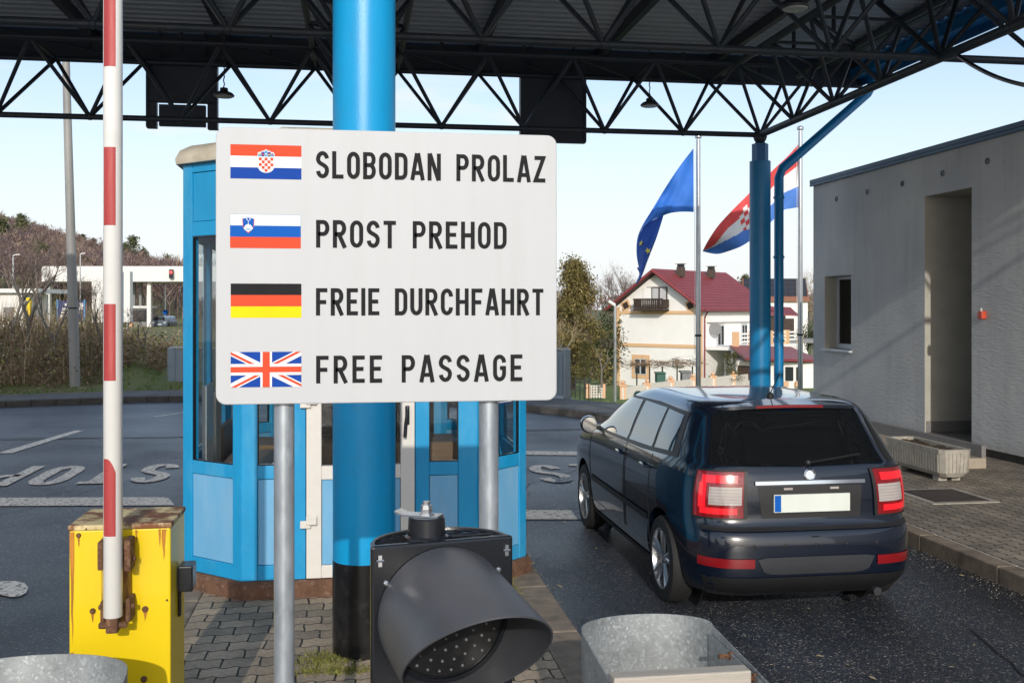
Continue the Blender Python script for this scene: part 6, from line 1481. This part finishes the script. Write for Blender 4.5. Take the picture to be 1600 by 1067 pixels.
ac = hp(1.9, -.2, ZF1-1.25); t = thing('air_conditioner', ac, 'white air conditioner unit on the gable wall above the vine', 'air conditioner'); b = MB(); b.obox(ac, gx, -sxv, UZ, (-.45,-.12,-.3), (.45,.16,.3)); b.build('case', M['farwhite'], t, bevel=.03); MB().lathe(ac+gx*.12-sxv*.165, -sxv, [(.25,0),(.25,.02),(.2,.021)], 18).build('fan_grille', M['sgrey'], t)
# red-roofed annex
an = thing('annex', P(1200,605,72), 'low annex with a wine red roof right of the cream house', 'building')
A0 = P(1128, 600, 73); 
b = MB(); r_a = [P(1138,545,76), P(1225,548,82), P(1290,565,76), P(1130,566,69)]
r_a = [P(1140,543,77), P(1235,545,82), P(1283,566,76), P(1165,563,70)]
b.prism(r_a, UZ*.18); b.build('roof', M['hroof'], an)
b = MB(); q = [P(1150,563,71.5), P(1275,567,76)]; ww = [v-UZ*3.4 for v in q]
b.prism([q[0]-UZ*.02, q[1]-UZ*.02, ww[1], ww[0]], e_f*4); b.build('wall', M['hwall'], an)
dq = (q[1]-q[0]); 
for k, (s0, s1) in enumerate(((.02,.18),(.46,.54),(.60,.70),(.74,.82))):
    b = MB(); a_ = q[0]+dq*s0; c_ = q[0]+dq*s1; b.prism([a_-UZ*.35-e_f*.05, c_-UZ*.35-e_f*.05, c_-UZ*1.35-e_f*.05, a_-UZ*1.35-e_f*.05], -e_f*.05); b.build('window', M['hglass'] if k else M['wood'], an)
for s in (.24,.56,.72): b = MB(); a_ = q[0]+dq*s; b.prism([a_-UZ*1.4-e_f*.11, a_+dq*.07-UZ*1.4-e_f*.11, a_+dq*.07-UZ*1.75-e_f*.11, a_-UZ*1.75-e_f*.11], -e_f*.25); b.build('flower_box', M['orange'], an)
# second house with solar panels
H2 = P(1262, 540, 120); h2 = thing('house', H2, 'farther house with solar panels covering its roof', 'house')
b = MB(); b.obox(H2, e_r, e_f, UZ, (-7,0,-6), (0,9,P(1262,470,120).z-H2.z)); b.build('wall', M['hwall'], h2)
re_ = [P(1160,471,119.5), P(1265,471,119.5), P(1258,438,124), P(1160,438,124)]
b = MB(); b.prism(re_, UZ*.2); rf2 = b.build('roof', M['brick'], h2)
b = MB(); o_ = re_[0]+UZ*.26; eu = (re_[1]-re_[0]); ev_ = (re_[3]-re_[0])
for i in range(10):
    for j in range(4):
        a_ = o_+eu*(.02+i*.096)+ev_*(.14+j*.21); b.prism([a_, a_+eu*.09, a_+eu*.09+ev_*.19, a_+ev_*.19], UZ*.05)
b.build('solar_panel', M['pv'], rf2)
b = MB(); b.obox(H2, e_r, e_f, UZ, (-4.6,-.06,2.2), (-2.6,-.01,3.6)); b.build('window', M['hglass'], h2)
b = MB(); b.prism([P(1180,492,112), P(1248,494,112), P(1235,482,115), P(1180,480,115)], UZ*.15); b.build('porch_roof', M['hroof'], h2)
b = MB(); b.obox(P(1238,535,111), e_r, e_f, UZ, (-6,0,-3), (.2,.4,2.6)); b.build('porch', M['wood'], h2)
# garden fence with orange posts
fl_ = [(973,597,622,58),(1011,595,621,60),(1048,590,616,62.5),(1083,587,613,65),(1114,584,610,67.5),(1145,582,607,70),(1173,580,604,72.5),(1200,578,602,75),(1232,577,600,78),(1262,576,598,80)]
pp = []
fe = thing('garden_fence', P(1080,612,64), 'garden fence of orange posts and pale panels before the cream house', 'fence')
for px, ya, yb_, D in fl_:
    a = P(px, yb_, D); z1_ = P(px, ya, D).z; pp.append((a, z1_))
    b = MB(); b.obox(a, e_r, e_f, UZ, (-.17,-.17,-.6), (.17,.17,z1_-a.z-.22)); po = b.build('post', M['orange'], fe)
    b = MB(); b.obox(Vector((a.x,a.y,z1_-.215)), e_r, e_f, UZ, (-.24,-.24,0), (.24,.24,.1)); b.lathe((a.x,a.y,z1_-.11), UZ, [(.05,0),(.13,.06),(.14,.14),(.04,.22)], 10); b.build('post_cap', M['orange'], po)
    b = MB(); b.obox(a, e_r, e_f, UZ, (-.06,-.19,-.3), (.06,-.172,z1_-a.z-.3)); b.build('inlay', M['meshw'], po)
for i in range(len(pp)-1):
    (a, za), (c, zc) = pp[i], pp[i+1]; u = c-a; u.z = 0; L_ = u.length; u.normalize(); nn = UZ.cross(u)
    b = MB(); b.obox(Vector((a.x,a.y,min(a.z,c.z)-.6)), u, nn, UZ, (.2,-.04,0), (L_-.2,.04,.6+(za-a.z)*.85))
    b.build('panel', M['meshw'], fe)
b = MB(); a = P(918,622,57); 
lt = thing('lattice_gate', P(925,622,57), 'low orange and white lattice panel left of the garden fence', 'fence')
for a_ in ((916,922),(942,946)): b = MB(); fbox(b, a_[0], 600, a_[1], 622, 57, .3); b.build('post', M['orange'], lt)
b = MB()
for k in range(5): fbox(b, 922.2, 602+k*4, 941.8, 604+k*4, 57, .06); fbox(b, 923+k*4.2, 602, 924.6+k*4.2, 622, 56.9, .06)
b.build('lattice', M['meshw'], lt)
fn_ = thing('wire_fence', P(900,612,50), 'low dark wire fence on the lawn right of the parapet', 'fence')
for k in range(5): b = MB(); a = P(892+k*7, 612+k, 50); b.tube(a-UZ*.3, a+UZ*.75, .03, n=6); b.build('post', M['lamp'], fn_)
b = MB()
for z in (.3,.5,.7): b.tube(P(892,612,50)+UZ*z, P(920,616,50)+UZ*z, .012, n=5)
b.build('wire', M['lamp'], fn_)
street = P(961,620,56); q = P(961,477,56)
t = thing('street_lamp', street, 'white street lamp in front of the cream house gable', 'street lamp')
MB().tube(street-UZ*.5, q, .10, .07, 12).build('mast', M['alloy'], t, smooth=50); b = MB(); b.path([q, q-e_r*.15+UZ*.1, q-e_r*.35+UZ*.22], .09, 8); b.build('lamp_head', M['white'], t, smooth=50)
# small round sign beyond the car roof
c = P(997, 618, 20.5); t = thing('round_sign', (c.x,c.y,0), 'small white round sign with teal ring seen over the car roof', 'sign'); MB().lathe(c, (-SY,-CY,0), [(.10,0),(.10,.01)], 24).build('plate', M['s_white'], t); MB().lathe(c+Vector((-SY,-CY,0))*.011, (-SY,-CY,0), [(.085,0),(.085,.003),(.07,.0035)], 24).build('ring', M['teal'], t); MB().tube((c.x+SY*.02,c.y+.02,-.1), c+Vector((SY,CY,0))*.02, .02).build('post', M['alloy'], t)
# garden things
b = MB(); fbox(b, 1026, 584, 1040, 598, 72, .9); fbox(b, 1025, 582, 1041, 584, 71.9, 1.1); tag(b.build('bin', M['green'], bevel=.03), 'dark green bin under the vine by the cream house', 'bin')
b = MB(); fbox(b, 1066, 582, 1080, 600, 72, .9); fbox(b, 1064, 580, 1082, 582.5, 71.9, 1.1); tag(b.build('cabinet', M['sgrey'], bevel=.03), 'grey cabinet beside the house corner, right of the green bin', 'cabinet')
pg = thing('pergola', P(1030,600,73), 'bare vine pergola along the gable wall of the cream house', 'pergola')
for px in (995,1015,1035,1058,1082): b = MB(); a = P(px,603,73); b.tube(a-UZ*.5, a+UZ*(P(px,572,73).z-a.z), .05, n=6); b.build('post', M['lamp'], pg)
a = P(975,569,73); c = P(1092,567,73); n_ = 500; t_ = RNG.random(n_)[:, None]; p0 = np.array(a)*(1-t_)+np.array(c)*t_+RNG.normal(size=(n_, 3))*np.array([.3,.4,.14]); soup('vine', twigtris(p0, p0+RNG.normal(size=(n_, 3))*np.array([.6,.4,.16]), .022), M['twig2'], pg)
def pg_(px, py, D): return P(px, py, D)
conifer(pg_(896, 602, 66), 8.0, 5.0, M['pine'], 'large olive brown pine left of the cream house', 26000, .17, irregular=.3)
conifer(pg_(914, 600, 58), 2.5, 1.15, M['thuja'], 'small bushy golden thuja on the lawn', 2600, .09, 'shrub', 'thuja', .3)
conifer(pg_(1136, 596, 70), 1.9, 1.3, M['thuja'], 'left of two clipped conical thujas by the arch', 1200, .09, 'shrub', 'thuja', .1, 'clipped thujas by the arch')
conifer(pg_(1147, 596, 70.5), 2.0, 1.3, M['thuja'], 'right of two clipped conical thujas by the arch', 1200, .09, 'shrub', 'thuja', .1, 'clipped thujas by the arch')
bare_tree(pg_(958, 590, 98), 10.0, 9.0, 1, M['twig'], 'tall leafless tree behind the roof of the cream house', 'leafless trees by the houses', minr=.03)
bare_tree(pg_(925, 590, 95), 9.0, 8, 2, M['twig'], 'leafless tree between the pine and the house gable', 'leafless trees by the houses', minr=.03)
bare_tree(pg_(985, 590, 112), 12.5, 11.0, 0, M['twig'], 'broad leafless tree rising left of the gable peak', 'leafless trees by the houses', minr=.03)
bare_tree(pg_(940, 590, 105), 11.0, 10.0, 3, M['twig'], 'leafless tree beyond the pine, right of its top', 'leafless trees by the houses', minr=.03)
bare_tree(pg_(1258, 560, 140), 12, 9, 2, M['drygrass'], 'tall pale leafless tree behind the solar roof', 'leafless trees by the houses', minr=.03)
bare_tree(pg_(880, 605, 52), 3.6, 3.6, 3, M['drygrass'], 'pale leafless shrub tree beside the parapet', 'leafless trees by the houses', minr=.012)
bare_tree(pg_(940, 606, 56), 3.0, 3.4, 4, M['twig'], 'small leafless fruit tree right of the golden thuja', 'leafless trees by the houses', minr=.012)
bare_tree(pg_(1268, 560, 135), 10, 7, 5, M['drygrass'], 'sunlit leafless tree at the corner of the grey building', 'leafless trees by the houses', minr=.03)
blob_shrub(pg_(945, 606, 80), 6.5, 3.4, M['ivy'], 'dark ivy covered shrub against the left corner of the cream house', 3500, .2)
blob_shrub(pg_(885, 606, 72), 4.2, 4.5, M['twig'], 'brown leafless bush under the large pine', 2600, .16)
blob_shrub(pg_(1262, 548, 100), 3.0, 2.6, M['ivy'], 'dark green shrub beside the grey building corner', 1800, .16)
b = MB(); fbox(b, 1205, 530, 1290, 536, 95, 5); tag(b.build('shed_roof', M['sgrey']), 'low grey shed roof beyond the annex', 'shed')
conifer(pg_(1165, 470, 130), 3.2, 4, M['hillc'], 'dark treetop peeping over the red roof', 900, .35)
# a wood line behind the houses so the horizon is not bare
tt = []
for i in range(520):
    D = RNG.uniform(120, 260); px = RNG.uniform(380, 880) if i > 110 else RNG.uniform(860, 1700); D = max(D, 170) if i <= 110 else D; X = (px-800)/F*D; x = X*CY+D*SY; y = -X*SY+D*CY
    p0, p1, r_ = tpl_tris(TPL[i % 6]); H = RNG.uniform(7, 10)*(1 if i <= 110 else .8); 
    def tf(q): return np.stack([x+q[:, 0]*H, y+q[:, 1]*H, zg(x, y)-.4+q[:, 2]*H], 1)
    tt.append(twigtris(tf(p0), tf(p1), np.maximum(r_*H, .05)))
tag(soup('far_wood', np.concatenate(tt), M['hillt']), 'distant leafless wood behind the houses', 'wood', kind='stuff')
